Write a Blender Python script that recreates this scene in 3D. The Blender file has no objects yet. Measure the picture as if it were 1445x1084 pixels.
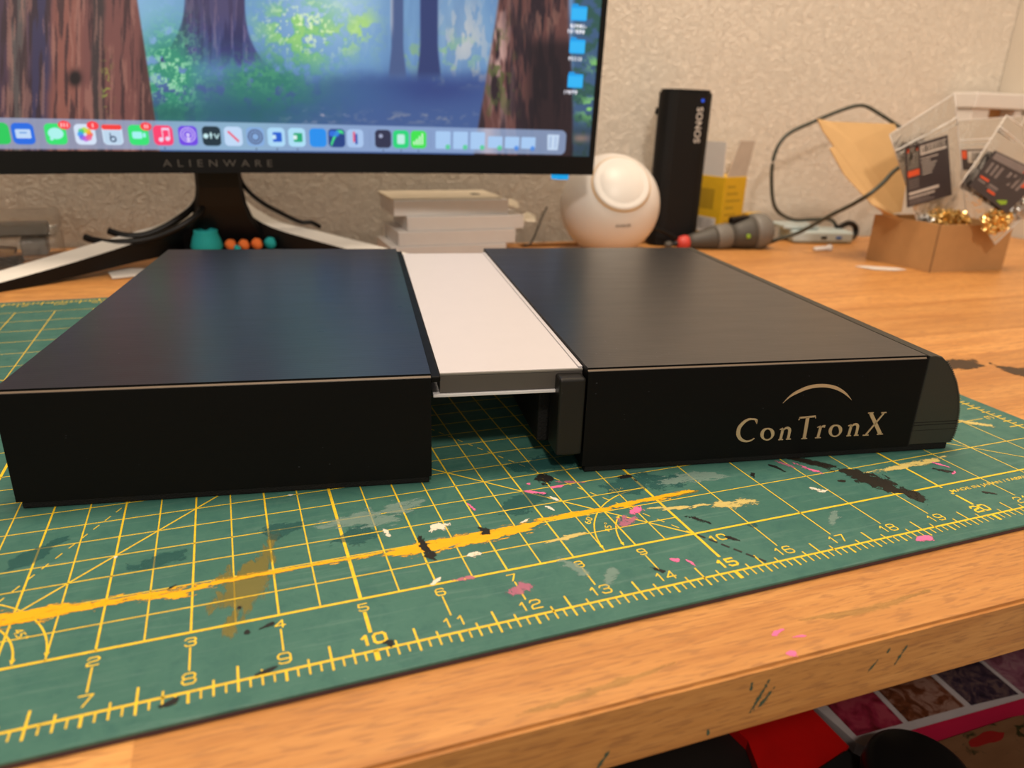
import bpy, bmesh, math, random
import numpy as np
from mathutils import Vector, Matrix, noise as mnoise

random.seed(7)
S = 0.0254                      # everything below is written in inches; the scene is in metres
SC = bpy.context.scene
COL = SC.collection
PI = math.pi

# ------------------------------------------------------------------ camera
cam_d = bpy.data.cameras.new('camera')
cam = bpy.data.objects.new('camera', cam_d)
COL.objects.link(cam)
Rm = Matrix(((0.93493803, 0.09725704, -0.34122126),
             (-0.3534148, 0.34050004, -0.87129656),
             (0.03144613, 0.93520093, 0.35271852)))
cam.matrix_world = Matrix.Translation(Vector((8.86439759, -6.93610865, 5.94364495)) * S) @ Rm.to_4x4()
cam_d.sensor_width = 36.0
cam_d.lens = 1039.54 / 1445.0 * 36.0
cam_d.clip_start = 0.01
cam_d.clip_end = 30
cam_d.dof.use_dof = True
cam_d.dof.focus_distance = 12.4 * S
cam_d.dof.aperture_fstop = 10.5
SC.camera = cam

# ------------------------------------------------------------------ light and exposure
SC.view_settings.view_transform = 'Standard'
SC.view_settings.look = 'None'
SC.view_settings.gamma = 1.0
SC.view_settings.use_curve_mapping = False
SC.view_settings.exposure = -0.25
world = bpy.data.worlds.new('room_light')
SC.world = world
world.use_nodes = True
wb = world.node_tree.nodes['Background']
wb.inputs['Color'].default_value = (1.0, 0.83, 0.66, 1)
wb.inputs['Strength'].default_value = 0.30

def area(name, loc, target, size, power, color, sy=None):
    d = bpy.data.lights.new(name, 'AREA')
    d.shape = 'RECTANGLE' if sy else 'DISK'
    d.size = size * S
    if sy: d.size_y = sy * S
    d.energy = power
    d.color = color
    o = bpy.data.objects.new(name, d)
    COL.objects.link(o)
    o.location = Vector(loc) * S
    o.rotation_euler = (Vector(target) - Vector(loc)).to_track_quat('-Z', 'Y').to_euler()
    return o
area('ceiling_lamp', (0.5, -50, 60), (13, 6, 0), 9, 25, (1.0, 0.86, 0.72))
area('room_bounce_fill', (-25, -95, 26), (12, 20, 4), 90, 12, (1.0, 0.86, 0.72), 50)  # added unseen fill for room bounce, brightens the wall under the monitor
area('ceiling_lamp', (17, 10.5, 64), (17, 16, 0), 24, 30, (1.0, 0.81, 0.61))

# ------------------------------------------------------------------ materials
def lin(c):
    return tuple(((x / 255) / 12.92 if x / 255 <= 0.04045 else ((x / 255 + 0.055) / 1.055) ** 2.4) for x in c)

class N:
    """small node-tree helper"""
    def __init__(s, name):
        s.m = bpy.data.materials.new(name); s.m.use_nodes = True
        s.t = s.m.node_tree; s.b = s.t.nodes['Principled BSDF']; s.out = s.t.nodes['Material Output']
    def n(s, typ, **kw):
        x = s.t.nodes.new(typ)
        for k, v in kw.items():
            if k in x.inputs.keys(): x.inputs[k].default_value = v
            else: setattr(x, k, v)
        return x
    def l(s, a, b): s.t.links.new(a, b)
    def coords(s, scale=(1, 1, 1), kind='Object', rnd=0.0):
        tc = s.n('ShaderNodeTexCoord'); mp = s.n('ShaderNodeMapping')
        mp.inputs['Scale'].default_value = [q / S for q in scale]
        s.l(tc.outputs[kind], mp.inputs['Vector'])
        if rnd:
            oi = s.n('ShaderNodeObjectInfo'); mu = s.n('ShaderNodeMath', operation='MULTIPLY'); mu.inputs[1].default_value = rnd
            s.l(oi.outputs['Random'], mu.inputs[0]); s.l(mu.outputs[0], mp.inputs['Location'])
        return mp.outputs['Vector']
    def noise(s, vec, scale=1.0, detail=4, rough=0.55, dist=0.0):
        x = s.n('ShaderNodeTexNoise'); x.inputs['Scale'].default_value = scale; x.inputs['Detail'].default_value = detail
        x.inputs['Roughness'].default_value = rough; x.inputs['Distortion'].default_value = dist
        s.l(vec, x.inputs['Vector']); return x.outputs['Fac']
    def ramp(s, fac, stops):
        r = s.n('ShaderNodeValToRGB'); e = r.color_ramp.elements
        while len(e) < len(stops): e.new(0.5)
        for i, (p, c) in enumerate(stops):
            e[i].position = p
            e[i].color = (c, c, c, 1) if isinstance(c, (int, float)) else (*c, 1)
        s.l(fac, r.inputs['Fac']); return r.outputs['Color']
    def mix(s, fac, a, b, typ='MIX'):
        x = s.n('ShaderNodeMix', data_type='RGBA', blend_type=typ)
        for sock, v in ((x.inputs[0], fac), (x.inputs[6], a), (x.inputs[7], b)):
            if hasattr(v, 'links'): s.l(v, sock)
            elif isinstance(v, (int, float)): sock.default_value = v
            else: sock.default_value = (*v, 1)
        return x.outputs[2]
    def math(s, op, a, b=0.0, c=0.0):
        x = s.n('ShaderNodeMath', operation=op)
        for i, v in enumerate((a, b, c)):
            if hasattr(v, 'links'): s.l(v, x.inputs[i])
            else: x.inputs[i].default_value = v
        return x.outputs[0]
    def bump(s, h, strength=0.2, dist=0.01):
        b = s.n('ShaderNodeBump'); b.inputs['Strength'].default_value = strength; b.inputs['Distance'].default_value = dist * S
        s.l(h, b.inputs['Height']); s.l(b.outputs[0], s.b.inputs['Normal'])
    def set(s, **kw):
        for k, v in kw.items():
            k = k.replace('_', ' ')
            if hasattr(v, 'links'): s.l(v, s.b.inputs[k])
            elif isinstance(v, (tuple, list)): s.b.inputs[k].default_value = (*v, 1) if len(v) == 3 else v
            else: s.b.inputs[k].default_value = v

def simple(name, col, rough=0.5, metal=0.0, var=0.12, vscale=2.0, bump=0.0, bscale=20.0, spec=0.5, **kw):
    """plain material with a little procedural mottling"""
    m = N(name); v = m.coords()
    f = m.noise(v, vscale, 3)
    c = lin(col) if max(col) > 1.01 else col
    m.set(Base_Color=m.mix(f, tuple(x * (1 - var) for x in c), tuple(min(1, x * (1 + var)) for x in c)), Roughness=rough, Metallic=metal)
    m.b.inputs['Specular IOR Level'].default_value = spec
    if bump: m.bump(m.noise(v, bscale, 4), bump, 0.02)
    m.set(**kw)
    return m.m

def wood():
    m = N('beech_stave')
    tc = m.n('ShaderNodeTexCoord'); oi = m.n('ShaderNodeObjectInfo')
    off = m.math('MULTIPLY', oi.outputs['Random'], 37.0)
    cmb = m.n('ShaderNodeCombineXYZ'); m.l(off, cmb.inputs[0]); m.l(off, cmb.inputs[1]); m.l(off, cmb.inputs[2])
    def V(sc):
        mp = m.n('ShaderNodeMapping'); mp.inputs['Scale'].default_value = [q / S for q in sc]
        m.l(tc.outputs['Object'], mp.inputs['Vector'])
        ad = m.n('ShaderNodeVectorMath', operation='ADD'); m.l(mp.outputs[0], ad.inputs[0]); m.l(cmb.outputs[0], ad.inputs[1])
        return ad.outputs[0]
    bands = m.noise(V((0.07, 1.0, 1.0)), 2.2, 5, 0.6, 1.2)
    fibre = m.noise(V((0.9, 22, 22)), 1.0, 4, 0.6)
    fleck = m.noise(V((2.6, 23, 23)), 1.0, 2, 0.5, 0.4)
    base = m.ramp(bands, [(0.25, (0.45, 0.190, 0.055)), (0.5, (0.60, 0.290, 0.088)), (0.75, (0.69, 0.360, 0.120))])
    rnd = m.ramp(oi.outputs['Random'], [(0.0, (0.86, 0.82, 0.78)), (0.5, (1, 0.97, 0.93)), (1.0, (1.08, 1.08, 1.08))])
    c = m.mix(1.0, base, rnd, 'MULTIPLY')
    c = m.mix(0.5, c, m.ramp(fibre, [(0.3, (0.70, 0.62, 0.54)), (0.65, (1.06, 1.05, 1.04))]), 'MULTIPLY')
    fk = m.ramp(fleck, [(0.52, 0.0), (0.64, 0.60)])
    c = m.mix(fk, c, (0.30, 0.13, 0.045))
    m.set(Base_Color=c, Roughness=0.42)
    m.bump(m.mix(0.5, fibre, fleck), 0.35, 0.012)
    return m.m
def wall_mat():
    m = N('textured_plaster'); v = m.coords((1, 1, 1))
    big = m.noise(v, 0.9, 3, 0.5, 2.5)
    mid = m.noise(v, 2.3, 4, 0.6, 1.4)
    trowel = m.ramp(mid, [(0.40, 0.0), (0.50, 1.0), (0.60, 0.25)])
    m.set(Base_Color=m.mix(m.noise(v, 0.15, 3), (0.72, 0.655, 0.57), (0.78, 0.71, 0.615)), Roughness=0.75)
    m.bump(m.mix(0.55, big, trowel), 0.6, 0.13)
    return m.m
def printed_plastic(name, col=(0.008, 0.009, 0.012), rough=0.29, axis=1, scuff=0.85, lines=70.0, spec=1.0):
    """black 3D-printed plastic: fine layer lines, sparse pale scuffs"""
    m = N(name); v = m.coords()
    sep = m.n('ShaderNodeSeparateXYZ'); m.l(v, sep.inputs[0])
    w = m.math('SINE', m.math('MULTIPLY', sep.outputs[axis], lines))
    wob = m.noise(m.coords((0.6, 3, 3)), 2.0, 3)
    h = m.math('ADD', m.math('MULTIPLY', w, 0.5), m.math('MULTIPLY', wob, 0.8))
    speck = m.n('ShaderNodeTexVoronoi'); speck.inputs['Scale'].default_value = 7.0
    m.l(m.coords((0.55, 1.6, 1.0)), speck.inputs['Vector'])
    dots = m.ramp(speck.outputs['Distance'], [(0.03, 1.0), (0.075, 0.0)])
    mask = m.ramp(m.noise(m.coords((0.5, 0.8, 0.8)), 1.0, 4, 0.65), [(0.50, 0.0), (0.64, 1.0)])
    f = m.math('MULTIPLY', m.math('MULTIPLY', dots, mask), scuff)
    m.set(Base_Color=m.mix(f, col, (0.34, 0.36, 0.40)), Roughness=m.mix(m.noise(m.coords((0.4, 2, 1)), 1.5, 4), (rough * 0.85,) * 3, (rough * 1.2,) * 3))
    m.bump(h, 0.10, 0.004); m.b.inputs['Specular IOR Level'].default_value = spec
    return m.m
def mat_green():
    m = N('green_cutting_surface'); v = m.coords()
    a = m.noise(v, 0.55, 5, 0.6, 0.6); b = m.noise(v, 3.0, 5, 0.7, 0.5)
    c = m.mix(m.ramp(a, [(0.35, 0.0), (0.65, 1.0)]), (0.038, 0.130, 0.106), (0.051, 0.155, 0.126))
    c = m.mix(m.ramp(b, [(0.46, 0.0), (0.72, 0.7)]), c, (0.024, 0.105, 0.095))
    sc = m.noise(m.coords((0.5, 9, 1)), 1.0, 5, 0.75, 0.8)
    c = m.mix(m.ramp(sc, [(0.54, 0.0), (0.74, 0.30)]), c, (0.20, 0.32, 0.28))
    dust = m.noise(m.coords((1, 1, 1)), 14.0, 5, 0.8)
    c = m.mix(m.ramp(dust, [(0.62, 0.0), (0.74, 0.35)]), c, (0.26, 0.36, 0.32))
    m.set(Base_Color=c, Roughness=m.mix(b, (0.48,) * 3, (0.62,) * 3)); m.b.inputs['Specular IOR Level'].default_value = 0.35
    m.bump(m.noise(v, 60, 3), 0.12, 0.004)
    return m.m
def paint(name, col, cover=0.5, scale=9.0, stretch=(1, 1, 1), rough=0.5, amax=1.0):
    """dried paint: patchy coverage that thins out and breaks up towards the patch's rim"""
    m = N(name); f = m.noise(m.coords(stretch), scale, 6, 0.72, 0.3)
    at = m.n('ShaderNodeAttribute', attribute_name='body')
    fc = m.math('MULTIPLY_ADD', f, 2.5, -0.72)
    v = m.math('ADD', fc, m.math('MULTIPLY', m.math('SUBTRACT', at.outputs['Fac'], 0.50), 0.62))
    a = m.ramp(v, [(max(0, cover - 0.04), 0.0), (cover + 0.08, amax)])
    m.set(Base_Color=m.mix(f, tuple(x * 0.85 for x in col), tuple(min(1, x * 1.12) for x in col)), Roughness=rough, Alpha=a)
    m.b.inputs['Specular IOR Level'].default_value = 0.35
    return m.m
def film(name, tint=(1.0, 0.98, 0.93), haze=0.72):
    """thin clear polythene: mostly see-through, a little haze and gloss"""
    m = N(name); t = m.t
    tr = m.n('ShaderNodeBsdfTransparent'); tr.inputs[0].default_value = (0.97, 0.96, 0.94, 1)
    gl = m.n('ShaderNodeBsdfGlossy'); gl.inputs['Roughness'].default_value = 0.16
    df = m.n('ShaderNodeBsdfTranslucent'); df.inputs[0].default_value = (*tint, 1)
    d2 = m.n('ShaderNodeBsdfDiffuse'); d2.inputs[0].default_value = (*tint, 1)
    a0 = m.n('ShaderNodeMixShader'); a0.inputs[0].default_value = 0.5; m.l(df.outputs[0], a0.inputs[1]); m.l(d2.outputs[0], a0.inputs[2])
    a1 = m.n('ShaderNodeMixShader'); a1.inputs[0].default_value = haze; m.l(tr.outputs[0], a1.inputs[1]); m.l(a0.outputs[0], a1.inputs[2])
    fr = m.n('ShaderNodeFresnel'); fr.inputs[0].default_value = 1.5
    bp = m.n('ShaderNodeBump'); bp.inputs['Strength'].default_value = 0.8; bp.inputs['Distance'].default_value = 0.08 * S
    m.l(m.noise(m.coords(), 1.6, 4, 0.6, 1.5), bp.inputs['Height'])
    m.l(bp.outputs[0], gl.inputs['Normal']); m.l(bp.outputs[0], fr.inputs['Normal'])
    a2 = m.n('ShaderNodeMixShader'); m.l(fr.outputs[0], a2.inputs[0]); m.l(a1.outputs[0], a2.inputs[1]); m.l(gl.outputs[0], a2.inputs[2])
    m.l(a2.outputs[0], m.out.inputs['Surface'])
    return m.m
def emit(name, col, strength):
    m = N(name); m.set(Base_Color=(0, 0, 0), Emission_Color=col, Emission_Strength=strength, Roughness=0.4); return m.m

M = dict(
    wood=wood(), wall=wall_mat(),
    top=printed_plastic('black_printed_top', axis=1), face=printed_plastic('black_printed_face', (0.0045, 0.0045, 0.0045), 0.45, 2, 0.25, spec=0.09),
    cap=printed_plastic('printed_end_cap', (0.025, 0.025, 0.020), 0.45, 0, 0.1, 90.0, spec=0.4),
    block=printed_plastic('printed_block', (0.008, 0.0075, 0.007), 0.40, 2, 0.4, spec=0.35), edge=simple('painted_bevel_highlight', (0.17, 0.125, 0.085), 0.42),  # edge: warm highlight along the front bevels, painted into the colour
    foam=simple('black_foam', (0.004, 0.004, 0.004), 0.7, bump=1.0, bscale=30, spec=0.25),
    gold=simple('champagne_lettering', (0.62, 0.45, 0.28), 0.38, 0.55, 0.05),
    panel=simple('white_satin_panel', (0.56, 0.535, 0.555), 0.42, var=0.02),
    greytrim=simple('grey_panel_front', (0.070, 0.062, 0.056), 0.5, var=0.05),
    white=simple('white_plastic', (0.72, 0.69, 0.66), 0.4, var=0.03), whitelip=simple('white_lip', (0.62, 0.62, 0.64), 0.4, var=0.02),
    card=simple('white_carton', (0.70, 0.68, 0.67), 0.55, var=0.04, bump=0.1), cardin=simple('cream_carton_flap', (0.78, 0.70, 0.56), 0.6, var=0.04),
    green=mat_green(), backing=simple('brown_mat_backing', (0.05, 0.022, 0.028), 0.6),
    yellow=None, blackpl=simple('black_plastic', (0.004, 0.004, 0.0045), 0.38, spec=0.25), blackmat=simple('black_matte', (0.005, 0.005, 0.0055), 0.55, spec=0.25),
    kraft=simple('kraft_cardboard', (0.44, 0.245, 0.098), 0.75, var=0.10, bump=0.15, bscale=8), kraftin=simple('kraft_paper_inside', (0.60, 0.385, 0.175), 0.7, var=0.06),
    kraftdark=simple('dark_kraft', (0.20, 0.115, 0.05), 0.85),
    brass=simple('brass', (0.80, 0.56, 0.22), 0.25, 1.0, 0.2), steel=simple('steel', (0.55, 0.54, 0.52), 0.3, 1.0, 0.2),
    yb=simple('yellow_carton', (0.66, 0.40, 0.010), 0.5, var=0.10), red=simple('red_plastic', (0.55, 0.05, 0.04), 0.5),
    dgrey=simple('dark_grey_rubber', (0.065, 0.060, 0.052), 0.55), mgrey=simple('mid_grey_plastic', (0.16, 0.15, 0.135), 0.5),
    cable=simple('grey_green_cable', (0.045, 0.052, 0.042), 0.5), hub=simple('pale_blue_plastic', (0.46, 0.56, 0.58), 0.35),
    teal=simple('teal_yarn', (0.005, 0.34, 0.36), 0.8, bump=0.7, bscale=9), orange=simple('orange_yarn', (0.75, 0.17, 0.03), 0.8, bump=0.7, bscale=9),
    label=simple('charcoal_label', (0.045, 0.036, 0.042), 0.4, var=0.15), ink=simple('label_white_print', (0.62, 0.58, 0.54), 0.5), inkgrey=simple('label_grey_print', (0.22, 0.19, 0.19), 0.5),
    inkred=simple('label_orange_print', (0.75, 0.10, 0.03), 0.5), inkgreen=simple('label_green_print', (0.28, 0.48, 0.03), 0.5), inkblack=simple('black_print', (0.02, 0.02, 0.02), 0.5),
    film=film('clear_polythene'), tray=film('clear_tray_plastic', haze=0.10), greyprint=simple('grey_print', (0.075, 0.068, 0.062), 0.5),
    led=emit('blue_led', (0.02, 0.12, 0.9), 1.0), ledm=emit('cyan_led', (0.0, 0.42, 0.95), 1.0), bluep=simple('blue_port', (0.03, 0.12, 0.40), 0.4),
    darkmetal=simple('grey_metal', (0.24, 0.22, 0.20), 0.45, 0.3), legwhite=simple('light_grey_stand', (0.74, 0.72, 0.68), 0.35, var=0.02),
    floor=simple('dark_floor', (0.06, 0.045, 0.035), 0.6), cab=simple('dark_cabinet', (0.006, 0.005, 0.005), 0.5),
    wallr=simple('side_wall_paint', (0.58, 0.52, 0.44), 0.8, var=0.03, bump=0.2, bscale=2),
)
def yellow_ink():
    m = N('yellow_mat_print'); f = m.noise(m.coords(), 7, 5, 0.7)
    m.set(Base_Color=m.mix(m.ramp(f, [(0.35, 0.0), (0.6, 1.0)]), (0.66, 0.44, 0.02), (0.85, 0.58, 0.015)), Roughness=0.5); return m.m
M['yellow'] = yellow_ink()
P_BLACK = paint('dried_black_paint', (0.010, 0.010, 0.010), 0.44, 7)
P_BLACKT = paint('thin_black_paint', (0.018, 0.015, 0.011), 0.42, 4, amax=0.93)
P_ORANGE = paint('dried_yellow_paint', (0.80, 0.40, 0.006), 0.44, 5, (0.7, 2.5, 1))
P_ORANGET = paint('thin_yellow_paint', (0.24, 0.19, 0.035), 0.50, 2.2, (2.6, 0.7, 1), amax=0.6)
P_PINK = paint('dried_pink_paint', (0.74, 0.15, 0.34), 0.43, 7)
P_PINKT = paint('thin_pink_paint', (0.50, 0.16, 0.26), 0.58, 8, amax=0.7)
P_WHITE = paint('dried_white_paint', (0.70, 0.66, 0.55), 0.50, 9)
P_WHITET = paint('thin_white_paint', (0.24, 0.36, 0.32), 0.55, 5, (0.8, 2.2, 1), amax=0.55)
P_CREAM = paint('dried_cream_paint', (0.62, 0.50, 0.17), 0.52, 7, (0.8, 2.4, 1), amax=0.9)
P_GREENB = paint('green_pen_smear', (0.05, 0.10, 0.07), 0.40, 12, amax=0.8)
P_GREENF = paint('faint_green_smear', (0.20, 0.19, 0.06), 0.45, 5, (.6, 2, 1), amax=0.22)
P_TEALT = paint('dark_teal_smear', (0.022, 0.105, 0.105), 0.50, 2.0, amax=0.55)

# ------------------------------------------------------------------ mesh helpers (inches in, metres out)
def link(name, me, mats, parent=None, loc=None, rz=0.0, smooth=False, rot=None):
    o = bpy.data.objects.new(name, me); COL.objects.link(o)
    for m in (mats if isinstance(mats, (list, tuple)) else [mats]): me.materials.append(m)
    if parent: o.parent = parent
    if loc: o.location = Vector(loc) * S
    if rot: o.rotation_euler = rot
    elif rz: o.rotation_euler = (0, 0, rz)
    if smooth:
        for p in me.polygons: p.use_smooth = True
    return o
def mesh(name, vs, fs, mats, parent=None, loc=None, rz=0.0, smooth=False, mi=None, rot=None):
    me = bpy.data.meshes.new(name)
    me.from_pydata([tuple(c * S for c in v) for v in vs], [], fs)
    if mi: me.polygons.foreach_set('material_index', mi)
    me.update()
    return link(name, me, mats, parent, loc, rz, smooth, rot)
def frombm(name, bm, mats, parent=None, loc=None, rz=0.0, smooth=False, rot=None):
    for v in bm.verts: v.co *= S
    bmesh.ops.recalc_face_normals(bm, faces=bm.faces)
    me = bpy.data.meshes.new(name); bm.to_mesh(me); bm.free()
    return link(name, me, mats, parent, loc, rz, smooth, rot)
def bbox(bm, x0, x1, y0, y1, z0, z1, bev=0.0, seg=2, edges=None):
    r = bmesh.ops.create_cube(bm, size=1.0)
    for v in r['verts']:
        v.co = Vector((x0 + (v.co.x + .5) * (x1 - x0), y0 + (v.co.y + .5) * (y1 - y0), z0 + (v.co.z + .5) * (z1 - z0)))
    if bev:
        es = list({e for v in r['verts'] for e in v.link_edges})
        if edges: es = [e for e in es if edges(e)]
        bmesh.ops.bevel(bm, geom=es, offset=bev, segments=seg, profile=0.5, affect='EDGES')
def box(name, x0, x1, y0, y1, z0, z1, mats, parent=None, bev=0.02, seg=2, loc=None, rz=0.0, edges=None, rot=None):
    bm = bmesh.new(); bbox(bm, x0, x1, y0, y1, z0, z1, bev, seg, edges)
    return frombm(name, bm, mats, parent, loc, rz, False, rot)
def prism_bm(pts, a, b, axis='z'):
    """outline extruded along an axis"""
    bm = bmesh.new(); f = {'z': lambda p, h: (p[0], p[1], h), 'y': lambda p, h: (p[0], h, p[1]), 'x': lambda p, h: (h, p[0], p[1])}[axis]
    lo = [bm.verts.new(f(p, a)) for p in pts]; hi = [bm.verts.new(f(p, b)) for p in pts]; n = len(pts)
    bm.faces.new(lo); bm.faces.new(hi)
    for i in range(n): bm.faces.new((lo[i], lo[(i + 1) % n], hi[(i + 1) % n], hi[i]))
    return bm
def smoothpath(pts, k=6):
    P = [Vector(p) for p in pts]; out = []
    for i in range(len(P) - 1):
        p0, p1, p2, p3 = P[max(i - 1, 0)], P[i], P[i + 1], P[min(i + 2, len(P) - 1)]
        for j in range(k):
            t = j / k
            out.append(0.5 * ((2 * p1) + (p2 - p0) * t + (2 * p0 - 5 * p1 + 4 * p2 - p3) * t * t + (3 * p1 - p0 - 3 * p2 + p3) * t ** 3))
    out.append(P[-1]); return out
def tube_vf(pts, r, seg=10):
    vs, fs = [], []; n = len(pts); up = Vector((0, 0, 1))
    for i, p in enumerate(pts):
        d = (pts[min(i + 1, n - 1)] - pts[max(i - 1, 0)]).normalized()
        a = d.cross(up)
        if a.length < 1e-3: a = d.cross(Vector((0, 1, 0)))
        a.normalize(); b = d.cross(a).normalized()
        rr = r[i] if isinstance(r, (list, tuple)) else r
        for k in range(seg):
            t = 2 * PI * k / seg; vs.append(tuple(p + a * math.cos(t) * rr + b * math.sin(t) * rr))
    for i in range(n - 1):
        for k in range(seg):
            k2 = (k + 1) % seg; fs.append((i * seg + k, i * seg + k2, (i + 1) * seg + k2, (i + 1) * seg + k))
    fs.append(tuple(range(seg))[::-1]); fs.append(tuple((n - 1) * seg + k for k in range(seg)))
    return vs, fs
def tube(name, pts, r, mats, parent=None, seg=10, k=6, **kw):
    pp = smoothpath(pts, k) if k > 1 else [Vector(p) for p in pts]
    vs, fs = tube_vf(pp, r, seg)
    return mesh(name, vs, fs, mats, parent, smooth=True, **kw)
def lathe(name, prof, mats, parent=None, seg=32, loc=None, rot=None, smooth=True):
    """prof = (radius, height) pairs about local z"""
    vs, fs = [], []
    for r, z in prof:
        for k in range(seg):
            t = 2 * PI * k / seg; vs.append((r * math.cos(t), r * math.sin(t), z))
    for i in range(len(prof) - 1):
        for k in range(seg):
            k2 = (k + 1) % seg; fs.append((i * seg + k, i * seg + k2, (i + 1) * seg + k2, (i + 1) * seg + k))
    fs.append(tuple(range(seg))[::-1]); fs.append(tuple((len(prof) - 1) * seg + k for k in range(seg)))
    o = mesh(name, vs, fs, mats, parent, loc=loc, rot=rot, smooth=smooth)
    return o
def empty(name, loc=(0, 0, 0), rz=0.0, label=None, cat=None, group=None, kind=None, rot=None):
    o = bpy.data.objects.new(name, None); COL.objects.link(o); o.empty_display_size = 0.02
    o.location = Vector(loc) * S; o.rotation_euler = rot if rot else (0, 0, rz)
    return tag(o, label, cat, group, kind)
def tag(o, label=None, cat=None, group=None, kind=None):
    if label: o['label'] = label
    if cat: o['category'] = cat
    if group: o['group'] = group
    if kind: o['kind'] = kind
    return o
_tc = {}
def text_vf(body, size=1.0, sx=1.0, align='CENTER', spacing=1.0, thick=0.0):
    """outline of a short text as flat faces in x-y, inches"""
    key = (body, spacing, align, thick)
    if key not in _tc:
        cu = bpy.data.curves.new('t', 'FONT'); cu.body = body; cu.size = 1.0; cu.align_x = align; cu.align_y = 'CENTER'
        cu.space_character = spacing; cu.resolution_u = 3; cu.offset = thick
        ob = bpy.data.objects.new('t', cu); COL.objects.link(ob)
        dg = bpy.context.evaluated_depsgraph_get()
        me = bpy.data.meshes.new_from_object(ob.evaluated_get(dg))
        _tc[key] = ([tuple(v.co) for v in me.vertices], [tuple(p.vertices) for p in me.polygons])
        bpy.data.objects.remove(ob); bpy.data.curves.remove(cu); bpy.data.meshes.remove(me)
    vs, fs = _tc[key]
    return [(v[0] * size * sx, v[1] * size) for v in vs], fs
GLY = {'0': [[(.2, 0), (.8, 0), (1, .2), (1, .8), (.8, 1), (.2, 1), (0, .8), (0, .2), (.2, 0)]], '1': [[(.3, .74), (.62, 1), (.62, 0)]],
       '2': [[(0, .78), (.18, 1), (.82, 1), (1, .84), (1, .66), (.82, .52), (.2, .44), (0, .28), (0, 0), (1, 0)]],
       '3': [[(0, .82), (.18, 1), (.82, 1), (1, .86), (1, .68), (.82, .53), (.35, .53)], [(.82, .53), (1, .38), (1, .16), (.82, 0), (.18, 0), (0, .18)]],
       '4': [[(.74, 0), (.74, 1), (0, .30), (1, .30)]], '5': [[(.95, 1), (.05, 1), (.03, .57), (.82, .57), (1, .42), (1, .16), (.82, 0), (.18, 0), (0, .16)]],
       '6': [[(.95, .86), (.80, 1), (.2, 1), (0, .8), (0, .2), (.18, 0), (.82, 0), (1, .18), (1, .40), (.82, .56), (.02, .56)]], '7': [[(0, 1), (1, 1), (.38, 0)]],
       '8': [[(.2, 0), (.8, 0), (1, .18), (1, .36), (.84, .52), (.96, .68), (.96, .84), (.8, 1), (.2, 1), (.04, .84), (.04, .68), (.16, .52), (0, .36), (0, .18), (.2, 0)], [(.16, .52), (.84, .52)]],
       '9': [[(.05, .14), (.20, 0), (.8, 0), (1, .2), (1, .8), (.82, 1), (.18, 1), (0, .82), (0, .60), (.18, .44), (.98, .44)]]}
class Flat:
    """flat print gathered in a local plane; placed by a frame function"""
    def __init__(s): s.v, s.f, s.m = [], [], []
    def poly(s, pts, mi=0):
        b = len(s.v); s.v += [tuple(p) for p in pts]; s.f.append(tuple(range(b, b + len(pts)))); s.m.append(mi)
    def rect(s, x0, y0, x1, y1, mi=0): s.poly([(x0, y0), (x1, y0), (x1, y1), (x0, y1)], mi)
    def line(s, x0, y0, x1, y1, w, mi=0):
        d = math.hypot(x1 - x0, y1 - y0); nx, ny = -(y1 - y0) / d * w / 2, (x1 - x0) / d * w / 2
        s.poly([(x0 + nx, y0 + ny), (x0 - nx, y0 - ny), (x1 - nx, y1 - ny), (x1 + nx, y1 + ny)], mi)
    def arc(s, cx, cy, r, a0, a1, w, n=24, mi=0):
        P = [(cx + r * math.cos(math.radians(a0 + (a1 - a0) * i / n)), cy + r * math.sin(math.radians(a0 + (a1 - a0) * i / n))) for i in range(n + 1)]
        for p, q in zip(P, P[1:]): s.line(*p, *q, w, mi)
    def dash(s, x0, y0, x1, y1, w, on=.18, off=.14, mi=0):
        L = math.hypot(x1 - x0, y1 - y0); t = 0
        while t < L:
            u = min(t + on, L); s.line(x0 + (x1 - x0) * t / L, y0 + (y1 - y0) * t / L, x0 + (x1 - x0) * u / L, y0 + (y1 - y0) * u / L, w, mi); t += on + off
    def text(s, body, x, y, size, sx=1.0, rot=0.0, mi=0, align='CENTER', spacing=1.0, thick=0.0):
        vs, fs = text_vf(body, size, sx, align, spacing, thick); b = len(s.v); c, q = math.cos(rot), math.sin(rot)
        s.v += [(x + a * c - d * q, y + a * q + d * c) for a, d in vs]
        for f in fs: s.f.append(tuple(b + i for i in f)); s.m.append(mi)
    def digits(s, txt, x, y, h, w, sw, rot=0.0, gap=.30):
        W = len(txt) * w + (len(txt) - 1) * w * gap; c, q = math.cos(rot), math.sin(rot)
        for k, ch in enumerate(txt):
            for L in GLY[ch]:
                P = [(-W / 2 + k * w * (1 + gap) + a * w, (b - .5) * h) for a, b in L]; P = [(x + a * c - b * q, y + a * q + b * c) for a, b in P]
                for a, b in zip(P, P[1:]):
                    d = math.hypot(b[0] - a[0], b[1] - a[1]); ex = (b[0] - a[0]) / d * sw * .35, (b[1] - a[1]) / d * sw * .35
                    s.line(a[0] - ex[0], a[1] - ex[1], b[0] + ex[0], b[1] + ex[1], sw)
    def build(s, name, mats, parent=None, frame=None, **kw):
        fr = frame or (lambda a, b: (a, b, 0))
        return mesh(name, [fr(*v) for v in s.v], s.f, mats, parent, mi=s.m, **kw)
def quadframe(p00, p10, p11, p01, off=(0, 0, 0)):
    """bilinear frame on [0,1]^2"""
    A, B, C, D = map(Vector, (p00, p10, p11, p01)); O = Vector(off)
    return lambda a, b: tuple(A * (1 - a) * (1 - b) + B * a * (1 - b) + C * a * b + D * (1 - a) * b + O)

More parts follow.
